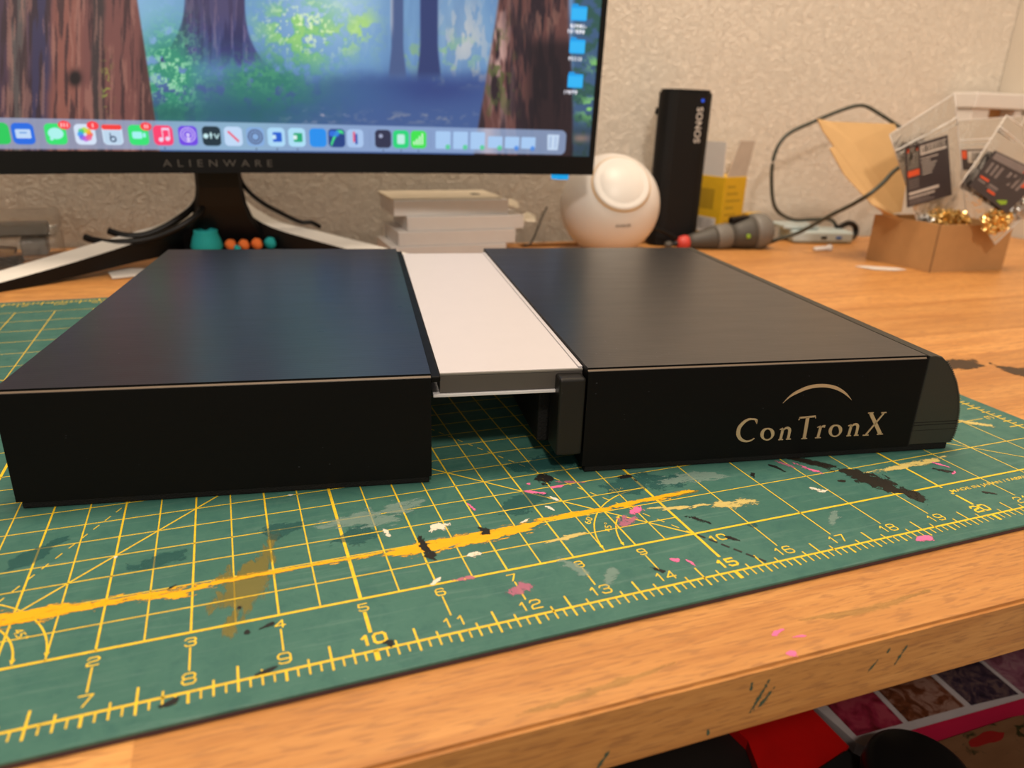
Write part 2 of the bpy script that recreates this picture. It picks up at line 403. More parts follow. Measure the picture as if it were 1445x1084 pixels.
# ------------------------------------------------------------------ setting
WX = lambda u: 28.43 - 0.0593 * u                       # the back wall's line on the desk
def wall_back():
    box('wall_back', -75, 50.65, 0, 1.5, -29, 70, M['wall'], bev=0, loc=(0, WX(0), 0), rz=math.atan(-0.0593))
    tag(bpy.data.objects['wall_back'], kind='structure')
wall_back()
tag(box('wall_right', 50.62, 54.6, -20, 29.4, -29, 70, M['wallr'], bev=0), kind='structure')
tag(box('floor', -60, 54, -60, 31, -30, -29, M['floor'], bev=0), kind='structure')

# desk: butcher block of beech staves
DR = math.radians(-1.2)
desk = empty('desk', (10.93, -1.54, -0.1), DR, 'oiled beech butcher-block desk top of glued staves, paint specks along its front edge', 'desk')
def desk_depth(x):                                      # distance from front edge to the wall at local x
    wx = 10.93 + x
    return WX(wx) + 1.54 - 0.021 * x - 0.05
rows = [1.86] + [1.62 + 0.18 * random.random() for _ in range(20)]
y = 0.0
for ri, wdt in enumerate(rows):
    if y > 28.9: break
    x = -50.0 - random.random() * 20
    while x < 39.0:
        L = 22 + random.random() * 20
        if ri == 0 and x < -3.6 < x + L: L = -3.45 - x
        x1 = min(x + L, 39.0); y1 = min(y + wdt, min(desk_depth(x), desk_depth(x1)) if y + wdt > 26.5 else 99)
        if x1 - x > 1.5 and y1 - y > 0.3:
            bm = bmesh.new(); bbox(bm, -(x1 - x) / 2, (x1 - x) / 2, 0, y1 - y - 0.004, -0.93, 0)
            fe = [e for e in bm.edges if all(abs(v.co.y) < 1e-5 for v in e.verts) and abs(e.verts[0].co.z - e.verts[1].co.z) < 1e-5] if ri == 0 else [e for e in bm.edges if all(v.co.z > -1e-4 for v in e.verts)]
            bmesh.ops.bevel(bm, geom=fe, offset=0.045 if ri == 0 else 0.006, segments=6 if ri == 0 else 1, affect='EDGES')
            frombm('stave', bm, M['wood'], desk, loc=((x + x1) / 2, y, 0))
        x = x1
    y += wdt
for (lx, ly) in ((-46, 2), (36, 2), (-46, 24), (36, 22)):
    box('leg', lx - 1.4, lx + 1.4, ly - 1.4, ly + 1.4, -28.9, -0.935, M['blackmat'], desk, 0.1)
# paint specks on the wood
def blob(cx, cy, rx, ry, rot=0.0, n=18, jag=0.25, seed=0):
    rnd = random.Random(seed * 77 + int(cx * 100)); out = []
    ph = [rnd.random() * 6.28 for _ in range(4)]
    for i in range(n):
        t = 2 * PI * i / n; k = 1 + jag * (math.sin(2 * t + ph[0]) * .4 + math.sin(3 * t + ph[1]) * .4 + math.sin(5 * t + ph[2]) * .35 + (rnd.random() - .5) * .5)
        a, b = rx * k * math.cos(t), ry * k * math.sin(t)
        out.append((cx + a * math.cos(rot) - b * math.sin(rot), cy + a * math.sin(rot) + b * math.cos(rot)))
    return out
def stain(name, polys, m, z, parent, frame=None, label=None):
    """each dried patch is a thin piece of its own; 'body' runs from 0 at its rim to 1 well inside"""
    for k, P in enumerate(polys):
        A = np.array(P, float); B = np.roll(A, -1, 0); lo, hi = A.min(0), A.max(0); ext = hi - lo
        c = float(np.clip(min(ext) / 9, 0.008, 0.05)); nx, ny = int(ext[0] / c) + 3, int(ext[1] / c) + 3
        X, Y = np.meshgrid(lo[0] - c + np.arange(nx) * c, lo[1] - c + np.arange(ny) * c); Q = np.stack([X.ravel(), Y.ravel()], 1)
        d = B - A; t_ = np.clip(((Q[:, None] - A) * d).sum(-1) / np.maximum((d * d).sum(-1), 1e-9), 0, 1)
        dist = np.sqrt((((A + t_[..., None] * d) - Q[:, None]) ** 2).sum(-1)).min(1)
        cr = ((A[:, 1] > Q[:, None, 1]) != (B[:, 1] > Q[:, None, 1])) & (Q[:, None, 0] < (B[:, 0] - A[:, 0]) * (Q[:, None, 1] - A[:, 1]) / np.where(np.abs(B[:, 1] - A[:, 1]) < 1e-9, 1e-9, B[:, 1] - A[:, 1]) + A[:, 0])
        ins = cr.sum(1) % 2 == 1; body = np.where(ins, np.clip(dist / (0.65 * max(dist[ins].max() if ins.any() else c, 1e-6)), 0, 1), 0)
        use = {}; vs, fs, bd = [], [], []
        def vid(q):
            if q not in use:
                use[q] = len(vs); x_, y_ = Q[q]; vs.append(frame(x_, y_) if frame else (x_, y_, z + k * 0.00003)); bd.append(body[q])
            return use[q]
        for r in range(ny - 1):
            for q in range(nx - 1):
                a = r * nx + q; cell = (a, a + 1, a + nx + 1, a + nx)
                if any(ins[w] for w in cell): fs.append(tuple(vid(w) for w in cell))
        if not fs: continue
        o = mesh(name, vs, fs, m, parent)
        at = o.data.attributes.new('body', 'FLOAT', 'POINT'); at.data.foreach_set('value', bd)
        if label and k == 0: o['label'] = label
def streak(pts, w):
    """tapered stroke outline through points"""
    P = [Vector((p[0], p[1], 0)) for p in pts]; P = smoothpath(P, 4); n = len(P); L, R = [], []
    for i, p in enumerate(P):
        d = (P[min(i + 1, n - 1)] - P[max(i - 1, 0)]).normalized(); nn = Vector((-d.y, d.x, 0)); k = w / 2 * (0.35 + 0.65 * math.sin(PI * (i + .5) / n)) * (0.8 + 0.4 * random.random())
        L.append((p + nn * k)[:2]); R.append((p - nn * k)[:2])
    return L + R[::-1]
W2D = Matrix.Rotation(-DR, 4, 'Z') @ Matrix.Translation((-10.93, 1.54, 0.1))
def dk(p): q = W2D @ Vector((p[0], p[1], 0)); return (q.x, q.y)
stain('pink_speck', [[dk(q) for q in blob(14.80, -1.15, .13, .035, .2, seed=1)], [dk(q) for q in blob(14.70, -1.52, .06, .07, .2, seed=2)], [dk(q) for q in blob(15.02, -1.30, .10, .02, -.2, seed=3)]], P_PINK, 0.004, desk, label='pink paint speck')
stain('dark_patch', [[dk(q) for q in ((26.2, 6.50), (26.9, 6.50), (27.50, 6.29), (27.27, 5.92), (27.45, 5.74), (27.20, 5.76), (26.70, 5.71), (26.0, 5.80))],
                       [dk(q) for q in ((27.70, 6.0), (27.66, 5.80), (27.85, 5.62), (28.3, 5.25), (29.5, 4.6), (29.0, 3.9), (27.6, 4.70), (27.40, 5.18), (27.45, 5.67))]], paint('dark_brown_patch', (0.060, 0.034, 0.018), 0.25, 4, amax=0.95), 0.004, desk, label='dark brown patch')  # two flat, nearly opaque dark brown patches on the wood
stain('green_smear', [[dk(q) for q in streak([(11.2, -1.36), (12.2, -1.30), (13.3, -1.2)], .12)], [dk(q) for q in streak([(15.2, -1.05), (16.2, -1.15), (17.6, -1.1)], .12)]], P_GREENF, 0.004, desk, label='faint green pen smear')
ff = lambda a, b: (a, -0.004, b)
stain('green_mark', [streak(q, w) for q, w in (([(3.16, -.18), (3.17, -.30)], .05), ([(3.42, -.18), (3.32, -.42), (3.20, -.66)], .045), ([(3.52, -.33), (3.40, -.50), (3.33, -.60)], .06), ([(5.25, -.20), (5.22, -.28)], .05), ([(5.10, -.34), (4.96, -.52)], .04), ([(5.55, -.22), (5.40, -.52)], .035), ([(2.64, -.72), (2.66, -.82)], .05), ([(1.35, -.62), (1.2, -.86)], .05))], P_GREENB, 0, desk, frame=ff, label='dark green pen marks on the front edge')

# ------------------------------------------------------------------ cutting mat
cm = empty('cutting_mat', (0, 0, 0), 0, 'green self-healing cutting mat with yellow inch grid, stained with dried paint', 'cutting mat')
box('green_layer', -0.45, 24.45, -0.40, 18.35, -0.045, 0.0, M['green'], cm, 0.012)
box('backing_layer', -0.45, 24.45, -0.40, 18.35, -0.099, -0.046, M['backing'], cm, 0.008)
g = Flat()
T = 0.020
for u in range(0, 25):                                   # inch lines
    w = 0.045 if u % 5 == 0 else 0.021
    if 5 <= u <= 15 and u != 15: 
        g.line(u, 0.93 if u == 5 else 1.0, u, 17.0, w if u % 5 == 0 else 0.026)
        g.line(u, 0.33, u, 0.73, w)
    elif u == 15: g.line(u, 0.36, u, 17.0, w)
    elif 0 < u < 24: g.line(u, 0.34 if u != 20 else 0.93, u, 17.0, w)
g.line(20, 0.33, 20, 0.66, 0.045)
for u in range(5, 15): g.line(u + .5, 1.0, u + .5, 17.0, T)
for v in range(1, 18): g.line(0.4 if v % 5 else 0, v, 23.6, v, 0.040 if v == 1 else T)
for k in range(1, 32): 
    if k % 2: g.line(5, 1 + k * .5, 15, 1 + k * .5, T)
g.line(0, 0, 24, 0, 0.035); g.line(0, 18, 24, 18, 0.035); g.line(24, 0, 24, 18, 0.035); g.line(0, 0, 0, 18, 0.035)
for k in range(0, 24 * 8 + 1):
    u = k / 8.0
    if k % 8 == 0: a, b, w = -0.17, 0.0, (0.06 if (k // 8) % 5 == 0 else 0.03)
    elif k % 4 == 0: a, b, w = -0.17, 0.24, 0.026
    elif k % 2 == 0: a, b, w = -0.15, 0.10, 0.022
    else: a, b, w = -0.14, 0.0, 0.020
    g.line(u, a, u, b, w); g.line(u, 18 - a, u, 18 - b, w)
    if k <= 144:
        g.line(24 - a, u, 24 - b, u, w); g.line(a, u, b, u, w)
for u in range(1, 24):
    g.digits(str(u), u, 0.205, 0.165, 0.135, 0.036 if u % 5 == 0 else 0.020)
    g.digits(str(24 - u), u, 17.8, 0.165, 0.135, 0.02, PI)
for u in range(1, 10): g.digits(str(u), u + 5, 0.825, 0.135, 0.115, 0.020)
g.digits('10', 15.27, 0.80, 0.135, 0.125, 0.028)
for v in range(1, 18): g.digits(str(v), 23.80, v, 0.165, 0.135, 0.02, PI / 2)
g.line(20.0, 0.74, 20.0, 0.70, 0.05)
g.text('MADE IN JAPAN / FABRIQU\u00c9 AU JAPON', 20.02, 0.78, 0.115, 1.5, align='LEFT', thick=0.004)
g.line(15, 1, 5, 11, 0.026); g.line(5, 1, 15, 11, 0.026)
for a, b, c, d in ((15, 1, -60, 16), (5, 1, 60, 16)):
    g.dash(a, b, a + math.copysign(16 * math.cos(PI / 3), c), b + 16 * math.sin(PI / 3), 0.018, .13, .12)
g.line(23, 1, 17, 7, T); g.line(22, 2, 24 - .4, 0.4, T); g.line(1.5, 12.45, 5, 10.43, T)
for cx, m_ in ((15, -1), (5, 1)):
    for r, a0, a1 in ((1.5, 3, 89), (1.17, 3, 44)):
        A = (a0, a1) if m_ > 0 else (180 - a0, 180 - a1)
        g.arc(cx, 1, r, *A, 0.022)
        for e in A:
            t = math.radians(e); px, py = cx + r * math.cos(t), 1 + r * math.sin(t); s_ = 1 if e == A[0] else -1; s_ *= m_
            tx, ty = math.sin(t) * s_, -math.cos(t) * s_
            g.poly([(px + tx * .03, py + ty * .03), (px - tx * .07 - ty * .03, py - ty * .07 + tx * .03), (px - tx * .07 + ty * .03, py - ty * .07 - tx * .03)])
    g.text('60\u00b0', cx + m_ * 1.33, 1.86, 0.15, 1.4, rot=-m_ * 0.9); g.text('45\u00b0', cx + m_ * 1.15, 1.57, 0.15, 1.3, rot=-m_ * 1.1); g.text('30\u00b0', cx + m_ * 0.47, 2.55, 0.15, 1.4)
_k = [0]
def _gf(a, b):
    _k[0] += 1; return (a, b, 0.0010 + 0.0002 * ((_k[0] - 1) // 4 % 9))
g.build('printed_grid', M['yellow'], cm, frame=_gf)
Z1 = 0.003
stain('yellow_paint_streak', [[(4.6, 2.14), (5.84, 2.04), (6.5, 2.02), (7.2, 2.02), (7.8, 1.98), (8.24, 1.98), (8.3, 1.86), (7.9, 1.72), (7.3, 1.80), (6.8, 1.83), (6.4, 1.77), (5.8, 1.74), (4.8, 1.74)]], P_ORANGE, Z1, cm, label='dried orange-yellow paint streak at the left')
stain('yellow_paint_streak', [[(8.3, 1.98), (9.2, 1.98), (10.4, 1.96), (10.6, 2.02), (11.6, 2.08), (12.8, 2.10), (13.1, 2.12), (14.0, 2.10), (14.8, 2.16), (15.5, 2.11), (15.5, 2.06), (14.2, 2.0), (13.1, 2.02), (12.65, 1.80), (12.1, 1.74), (11.4, 1.72), (10.7, 1.72), (10.4, 1.88), (9.2, 1.93), (8.3, 1.90)]], P_ORANGE, Z1, cm, label='dried orange-yellow paint streak at the centre')
stain('yellow_paint_streak', [[(8.2, 2.0), (8.6, 1.99), (9.3, 2.0), (9.3, 1.88), (8.6, 1.88), (8.2, 1.84)], [(9.2, 1.98), (10.5, 1.99), (10.5, 1.91), (9.2, 1.90)], [(12.9, 2.14), (13.5, 2.14), (14.2, 2.13), (14.2, 2.0), (13.5, 1.98), (12.9, 2.02)], [(14.1, 2.14), (14.8, 2.20), (15.7, 2.22), (15.9, 2.12), (15.0, 2.05), (14.1, 2.02)], [(4.6, 2.16), (6.9, 2.06), (6.9, 1.80), (4.6, 1.70)]], P_ORANGE, 0.0033, cm)
stain('yellow_paint_smear', [blob(8.7, 1.9, .40, 1.05, -.25, 26, .5, 3), blob(15.4, 2.12, .6, .07, .02, seed=9), blob(8.45, 1.0, .1, .3, -.2, seed=4)], P_ORANGET, 0.0022, cm, label='thin ochre paint smear')
stain('cream_paint', [blob(15.1, 1.77, .42, .075, -.28, seed=4), blob(16.15, 1.58, .42, .18, -.2, 24, .3, 5), blob(15.6, 1.70, .2, .05, -.1, seed=6), blob(13.1, 1.50, .45, .06, .1, seed=8), blob(20.2, 1.78, .95, .12, .02, 26, .3, 6), blob(23.2, 2.85, .5, .1, -.7, seed=9)], P_CREAM, 0.0036, cm, label='cream paint dabs')
stain('pink_paint', [blob(14.50, 1.87, .14, .12, .2, seed=2, n=22), blob(13.2, 2.90, .22, .045, -.5, seed=3), blob(13.62, 2.97, .14, .05, .1, seed=7), blob(13.2, 3.2, .05, .04, 0, seed=5), blob(14.52, .37, .03, .10, .3, seed=6), blob(14.33, .50, .08, .05, -.6, seed=9), blob(18.31, -.2, .16, .11, .1, seed=8), blob(12.05, 2.75, .03, .16, .2, seed=11), blob(20.72, 1.30, .10, .03, .4, seed=12), blob(18.24, 2.25, .30, .05, -1.2, seed=14), blob(20.75, 1.62, .22, .03, -1.1, seed=15)], P_PINK, 0.0042, cm, label='pink paint spots')
stain('thin_pink_paint', [blob(14.2, 1.65, .22, .20, .4, seed=22), blob(13.9, 3.05, .3, .05, -.3, seed=23), blob(17.95, 2.5, .28, .05, -1.1, seed=24), blob(11.4, 1.0, .2, .06, 0, seed=25), blob(12.0, .55, .25, .15, 0, seed=27)], P_PINKT, 0.0030, cm, label='thin pink paint smudges')
stain('white_paint', [blob(10.63, 2.42, .06, .13, .2, seed=1), blob(11.40, 2.36, .20, .12, .2, seed=2), blob(11.7, 1.50, .16, .07, .1, seed=3), blob(13.40, 2.62, .05, .14, .5, seed=4), blob(13.22, 2.36, .04, .13, .5, seed=5), blob(11.0, 1.06, .12, .05, .5, seed=7), blob(17.86, 1.52, .20, .06, -.6, 22, .6, 8), blob(12.7, 2.12, .10, .03, .5, seed=9), blob(7.0, 2.95, .04, .04, 0, seed=10), blob(9.4, 4.0, .06, .03, 0, seed=13)], P_WHITE, 0.0046, cm, label='white paint flecks')
stain('pale_smear', [blob(11.6, 1.85, .5, .12, .1, seed=31), blob(12.9, .8, .12, .38, .5, seed=32), blob(11.0, 3.1, .6, .22, .3, seed=33), blob(16.0, 2.55, .8, .25, 0, seed=34), blob(17.4, .7, .35, .08, .6, seed=35), blob(10.3, 2.9, .8, .3, 0, seed=36), blob(13.3, .45, .3, .12, .8, seed=37)], P_WHITET, 0.0026, cm, label='pale rubbed smears')
stain('teal_smear', [blob(7.6, 2.7, .5, .22, .1, seed=41), blob(10.2, 2.5, .4, .3, .2, seed=42), blob(12.9, 2.7, .5, .4, .2, seed=43), blob(15.1, 2.65, .9, .35, 0, seed=44), blob(9.2, 3.0, .35, .3, 0, seed=45), blob(16.0, .95, .12, .09, 0, seed=46), blob(6.0, 3.4, .5, .2, .7, seed=47), blob(13.9, 3.9, .9, .5, .2, seed=48)], P_TEALT, 0.0024, cm, label='dark teal stains')
stain('black_paint', [[(11.02, 2.24), (11.09, 2.20), (11.13, 1.95), (11.20, 1.66), (11.10, 1.50), (11.0, 1.62), (10.98, 1.9)], [(11.9, 2.24), (12.0, 2.18), (12.13, 2.02), (12.05, 1.88), (11.93, 1.98), (11.95, 2.1)], [(13.32, 3.40), (13.5, 3.48), (13.64, 3.50), (13.74, 3.26), (13.62, 3.12), (13.44, 3.12), (13.34, 3.24)],
      blob(10.17, .07, .07, .07, 0, seed=3), blob(8.78, .05, .13, .04, .3, seed=4), blob(7.82, -.11, .13, .05, .3, seed=5), blob(8.85, .84, .10, .04, .3, seed=6), blob(8.62, .80, .035, .05, .3, seed=7), blob(13.98, .36, .045, .13, .6, seed=8), blob(15.3, 1.33, .05, .20, .75, seed=9), blob(15.47, .72, .05, .16, .6, seed=10), blob(17.1, 2.32, .12, .05, 1, seed=11), blob(17.7, 2.42, .05, .22, .3, seed=12), blob(14.9, 2.95, .16, .07, 0, seed=13), blob(15.0, 2.78, .03, .05, 0, seed=14), blob(20.6, 1.42, .05, .18, .9, seed=15), blob(20.62, .55, .04, .14, 1.0, seed=16), blob(7.75, 2.0, .08, .02, .6, seed=19), blob(8.55, 1.3, .03, .03, 0, seed=20)], P_BLACK, 0.0050, cm, label='black paint spots')
stain('black_paint_streak', [[(18.05, 2.85), (18.45, 2.62), (18.85, 2.18), (18.80, 1.98), (18.45, 2.25), (18.12, 2.62)], [(19.2, 1.2), (19.45, 1.0), (19.45, .75), (19.2, .5), (19.1, .8)], [(18.15, 2.75), (18.40, 2.58), (18.60, 2.25), (18.86, 2.08), (19.12, 1.92), (19.36, 1.62), (19.34, 1.30), (19.42, 1.10), (19.38, .85), (19.20, .60), (19.10, .85), (18.92, 1.10), (18.74, 1.35), (18.66, 1.60), (18.70, 1.82), (18.50, 2.10), (18.30, 2.45)], blob(18.48, 1.66, .09, .06, 0, seed=3)], P_BLACKT, 0.0034, cm, label='long brownish-black paint spill in front of the lettering')
pd = Flat(); pd.dash(15.03, .96, 15.57, .05, .038, .13, .06); pd.build('pen_dashes', M['inkblack'], cm, frame=lambda a, b: (a, b, 0.006)).__setitem__('label', 'black dashed pen line')

# ------------------------------------------------------------------ console case
AX, AY, TH = 5.50, 4.74, math.atan2(-2.67, 16)
cs = empty('console_case', (AX, AY, 0), TH, 'wide black printed console case with champagne lettering, lying on the green mat', 'console')
H, D = 1.93, 10.9
def housing(name, s0, s1, extra=None):
    bm = bmesh.new(); bbox(bm, s0, s1, 0, D, 0.135, H)
    bmesh.ops.bevel(bm, geom=[e for e in bm.edges if all(v.co.z > H - 1e-3 for v in e.verts) and all(v.co.y < 1e-3 for v in e.verts)], offset=0.055, segments=3, affect='EDGES')
    bmesh.ops.bevel(bm, geom=[e for e in bm.edges if all(v.co.z > H - 1e-3 for v in e.verts) and not e.is_boundary and all(v.co.y > D - 1e-3 for v in e.verts)], offset=0.03, segments=2, affect='EDGES')
    bm.normal_update()
    for f in bm.faces:
        f.material_index = 0 if f.normal.z > 0.9 else (2 if f.normal.z > 0.12 and f.normal.y < -.05 else 1)
    return frombm(name, bm, [M['top'], M['face'], M['edge']], cs)
hl = housing('left_housing', 0.0, 6.24); hr = housing('right_housing', 8.84, 15.28)
tag(hl, 'plain left half of the case'); tag(hr, 'right half with the lettering')
box('base_strip', 0.06, 6.20, 0.03, D - .05, 0.006, 0.134, M['foam'], cs, 0.015); box('base_strip', 8.90, 16.18, 0.03, D - .05, 0.006, 0.134, M['foam'], cs, 0.015)
box('side_lip', 6.243, 6.40, 0.10, D - .06, 1.76, 1.86, M['face'], cs, 0.02)
# centre panel
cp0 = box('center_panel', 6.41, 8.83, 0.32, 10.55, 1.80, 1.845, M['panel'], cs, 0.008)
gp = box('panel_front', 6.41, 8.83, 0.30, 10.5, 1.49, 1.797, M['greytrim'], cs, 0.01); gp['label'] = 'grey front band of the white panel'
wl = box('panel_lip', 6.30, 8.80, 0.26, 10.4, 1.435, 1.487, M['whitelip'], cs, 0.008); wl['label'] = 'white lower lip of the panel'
box('panel_edge_rail', 8.755, 8.83, 0.32, 10.55, 1.846, 1.875, M['panel'], cp0, 0.01)
box('panel_front_bead', 6.41, 8.83, 0.285, 0.318, 1.80, 1.838, M['mgrey'], cp0, 0.008)
# latch block under the panel
bk = box('latch_block', 8.36, 8.82, 0.0, 0.62, 0.36, 1.765, M['block'], cs, 0.05, 3); bk['label'] = 'narrow upright black block in the gap'
box('inner_bracket', 8.20, 8.835, 0.75, 4.0, 0.30, 1.43, M['foam'], cs, 0.04)
# curved end cap
capo = [(15.31, 0.14), (16.22, 0.14), (16.27, 0.28), (16.28, 0.50), (16.24, 0.80), (16.15, 1.10), (16.02, 1.38), (15.86, 1.62), (15.70, 1.80), (15.58, 1.905), (15.42, 1.93), (15.31, 1.93)]
bm = prism_bm(capo, 0.0, D - .02, 'y')
bmesh.ops.bevel(bm, geom=[e for e in bm.edges if all(v.co.y < 1e-4 for v in e.verts)], offset=0.02, segments=1, affect='EDGES')
ec = frombm('end_cap', bm, M['cap'], cs); ec['label'] = 'curved charcoal end cap with layer lines'
# rows of little layer steps along the cap's outer corner and a joint line round it
vs, fs = [], []
def addbox(x0, x1, y0, y1, z0, z1):
    b = len(vs); vs.extend([(x, y_, z) for z in (z0, z1) for y_ in (y0, y1) for x in (x0, x1)])
    fs.extend([(b, b + 1, b + 3, b + 2), (b + 4, b + 6, b + 7, b + 5), (b, b + 4, b + 5, b + 1), (b + 2, b + 3, b + 7, b + 6), (b, b + 2, b + 6, b + 4), (b + 1, b + 5, b + 7, b + 3)])
def capx(z):
    for (xa, za), (xb, zb) in zip(capo[1:], capo[2:]):
        if za <= z <= zb: return xa + (xb - xa) * (z - za) / (zb - za)
    return 16.1
for i in range(44):
    z = 0.16 + i * 0.038; x = capx(z); addbox(x - .03, x + .014, -0.006, 0.03, z, z + .020)
st = mesh('layer_step', vs, fs, M['cap'], cs); st['kind'] = 'stuff'
vs, fs = [], []
for z in (0.545, 0.60, 0.44): addbox(15.32, capx(z) - .01, -0.004, 0.02, z, z + (.012 if z > .5 else .006))
addbox(15.283, 15.307, 0.004, 0.5, .14, 1.925)
mesh('cap_joint', vs, fs, M['foam'], cs)
# lettering on the front, each letter its own raised piece
def stroke_faces(pts, ws, k=5):
    P = smoothpath([Vector((a, b, 0)) for a, b in pts], k) if len(pts) > 2 else [Vector((pts[0][0] + (pts[1][0] - pts[0][0]) * t / 4, pts[0][1] + (pts[1][1] - pts[0][1]) * t / 4, 0)) for t in range(5)]
    n = len(P); out = []
    for i, p in enumerate(P):
        d = (P[min(i + 1, n - 1)] - P[max(i - 1, 0)]).normalized(); t = i / (n - 1) * (len(ws) - 1); j = min(int(t), len(ws) - 2); w = ws[j] + (ws[j + 1] - ws[j]) * (t - j)
        out.append((p + Vector((-d.y, d.x, 0)) * w / 2, p - Vector((-d.y, d.x, 0)) * w / 2))
    return out
def letter(name, strokes):
    bm = bmesh.new()
    for pts, ws in strokes:
        ws = [w * 0.00265 for w in ws]; rows_ = stroke_faces(pts, ws)
        for h0, h1 in ((-0.012, 0.002),):
            prev = None
            for a, b in rows_:
                ring = [bm.verts.new((a.x, h0, a.y)), bm.verts.new((b.x, h0, b.y)), bm.verts.new((b.x, h1, b.y)), bm.verts.new((a.x, h1, a.y))]
                if prev:
                    for q in range(4): bm.faces.new((prev[q], prev[(q + 1) % 4], ring[(q + 1) % 4], ring[q]))
                else: bm.faces.new(ring)
                prev = ring
            bm.faces.new(prev)
    return frombm(name, bm, M['gold'], hr)
def ring_pts(cx, cy, rx, ry, tilt=-.2, n=16):
    return [(cx + rx * math.cos(t) * math.cos(tilt) - ry * math.sin(t) * math.sin(tilt) * -1, cy + rx * math.cos(t) * math.sin(tilt) * -.3 + ry * math.sin(t)) for t in [PI / 2 + 2 * PI * i / n for i in range(n + 1)]]
def o_str(cx, cy):
    P = ring_pts(cx, cy, .108, .112)
    return [(P, [9, 15, 22, 26, 22, 14, 9, 9, 9, 14, 22, 25, 20, 12, 9])]
letter('letter', [([(12.041, .780), (12.03, .845), (11.945, .868), (11.863, .862), (11.780, .806), (11.715, .713), (11.708, .605), (11.752, .512), (11.825, .456), (11.908, .434), (11.989, .449), (12.045, .487)], [4, 13, 11, 15, 22, 27, 28, 25, 18, 12, 9, 5]), ([(12.018, .84), (12.045, .772)], [14, 5])])
letter('letter', o_str(12.290, .551))
def n_str(x, y):
    return [([(x + .012, y + .222), (x - .004, y + .01)], [20, 20]), ([(x - .050, y + .205), (x + .012, y + .225)], [5, 10]), ([(x - .045, y + .004), (x + .050, y + .004)], [7, 7]),
            ([(x + .014, y + .175), (x + .055, y + .222), (x + .110, y + .230), (x + .148, y + .190), (x + .152, y + .095), (x + .148, y + .006)], [6, 12, 17, 22, 20, 20]), ([(x + .110, y + .004), (x + .205, y + .004)], [7, 7])]
letter('letter', n_str(12.572, .424))
letter('letter', [([(13.040, .850), (13.048, .42)], [26, 24]), ([(12.873, .842), (13.198, .856)], [12, 12]), ([(12.888, .845), (12.868, .795)], [10, 4]), ([(13.188, .858), (13.205, .815)], [10, 4]), ([(12.991, .420), (13.108, .420)], [7, 7])])
letter('letter', [([(13.342, .645), (13.326, .426)], [20, 20]), ([(13.275, .630), (13.340, .650)], [5, 10]), ([(13.270, .421), (13.385, .421)], [7, 7]), ([(13.342, .600), (13.380, .645), (13.430, .642)], [6, 12, 20])])
letter('letter', o_str(13.662, .540))
letter('letter', n_str(13.960, .419))
letter('letter', [([(14.325, .858), (14.622, .423)], [26, 27]), ([(14.605, .848), (14.315, .418)], [11, 12]), ([(14.268, .864), (14.382, .866)], [7, 7]), ([(14.545, .855), (14.655, .857)], [8, 7]), ([(14.256, .414), (14.378, .414)], [7, 7]), ([(14.555, .418), (14.680, .418)], [8, 7])])
arcO = [(12.492, 1.146), (12.593, 1.275), (12.719, 1.370), (12.943, 1.460), (13.208, 1.482), (13.487, 1.430), (13.712, 1.302), (13.872, 1.139)]
arcI = [(12.492, 1.146), (12.60, 1.245), (12.735, 1.318), (12.959, 1.400), (13.221, 1.420), (13.462, 1.375), (13.68, 1.275), (13.872, 1.139)]
def crescent():
    O, I = smoothpath([Vector((a, b, 0)) for a, b in arcO], 5), smoothpath([Vector((a, b, 0)) for a, b in arcI], 5); bm = bmesh.new(); prev = None
    for a, b in zip(O, I):
        ring = [bm.verts.new((a.x, -.012, a.y)), bm.verts.new((b.x, -.012, b.y - .001)), bm.verts.new((b.x, .002, b.y - .001)), bm.verts.new((a.x, .002, a.y))]
        if prev:
            for q in range(4): bm.faces.new((prev[q], prev[(q + 1) % 4], ring[(q + 1) % 4], ring[q]))
        prev = ring
    frombm('crescent_emblem', bm, M['gold'], hr)
crescent()

# ------------------------------------------------------------------ monitor
MR = 66.9
mo = empty('monitor', (8.703, 21.093, 3.485), 0.042, 'wide curved black desktop monitor showing a misty redwood forest desktop', 'monitor')
def mp(lx, h, d=0.0):
    """point on the curved screen: lx along it, h up, d behind it"""
    th = lx / MR; r = MR - 0.0
    return (r * math.sin(th) + d * math.sin(-th), -(r - r * math.cos(th)) + d * math.cos(th) - 0.036 * h, h)
def curved_slab(name, x0, x1, h0, h1, d0, d1, m, n=40):
    bm = bmesh.new(); prev = None
    for i in range(n + 1):
        lx = x0 + (x1 - x0) * i / n
        ring = [bm.verts.new(mp(lx, h, d)) for h, d in ((h0, d0), (h1, d0), (h1, d1), (h0, d1))]
        if prev:
            for q in range(4): bm.faces.new((prev[q], prev[(q + 1) % 4], ring[(q + 1) % 4], ring[q]))
        else: bm.faces.new(ring)
        prev = ring
    bm.faces.new(prev)
    return frombm(name, bm, m, mo)
curved_slab('chin', -14, 14, 0, 0.70, 0.0, 0.75, M['blackpl'])
curved_slab('shell', -13.99, 13.99, 0.70, 16.1, 0.03, 1.1, M['blackpl'])
curved_slab('side_bezel', 13.78, 14, 0.70, 16.1, 0.0, 0.6, M['blackpl'], 2); curved_slab('side_bezel', -14, -13.78, 0.70, 16.1, 0.0, 0.6, M['blackpl'], 2)
curved_slab('top_bezel', -13.78, 13.78, 15.9, 16.1, 0.0, 0.6, M['blackpl'])
t = Flat(); t.text('ALIENWARE', 0.125, 0.31, 0.33, 1.25, spacing=1.75); t.build('brand_lettering', M['greyprint'], mo, frame=lambda a, b: mp(a, b, -0.004))
curved_slab('power_light', 12.55, 13.03, -0.19, -0.005, 0.05, 0.42, M['ledm'], 3)

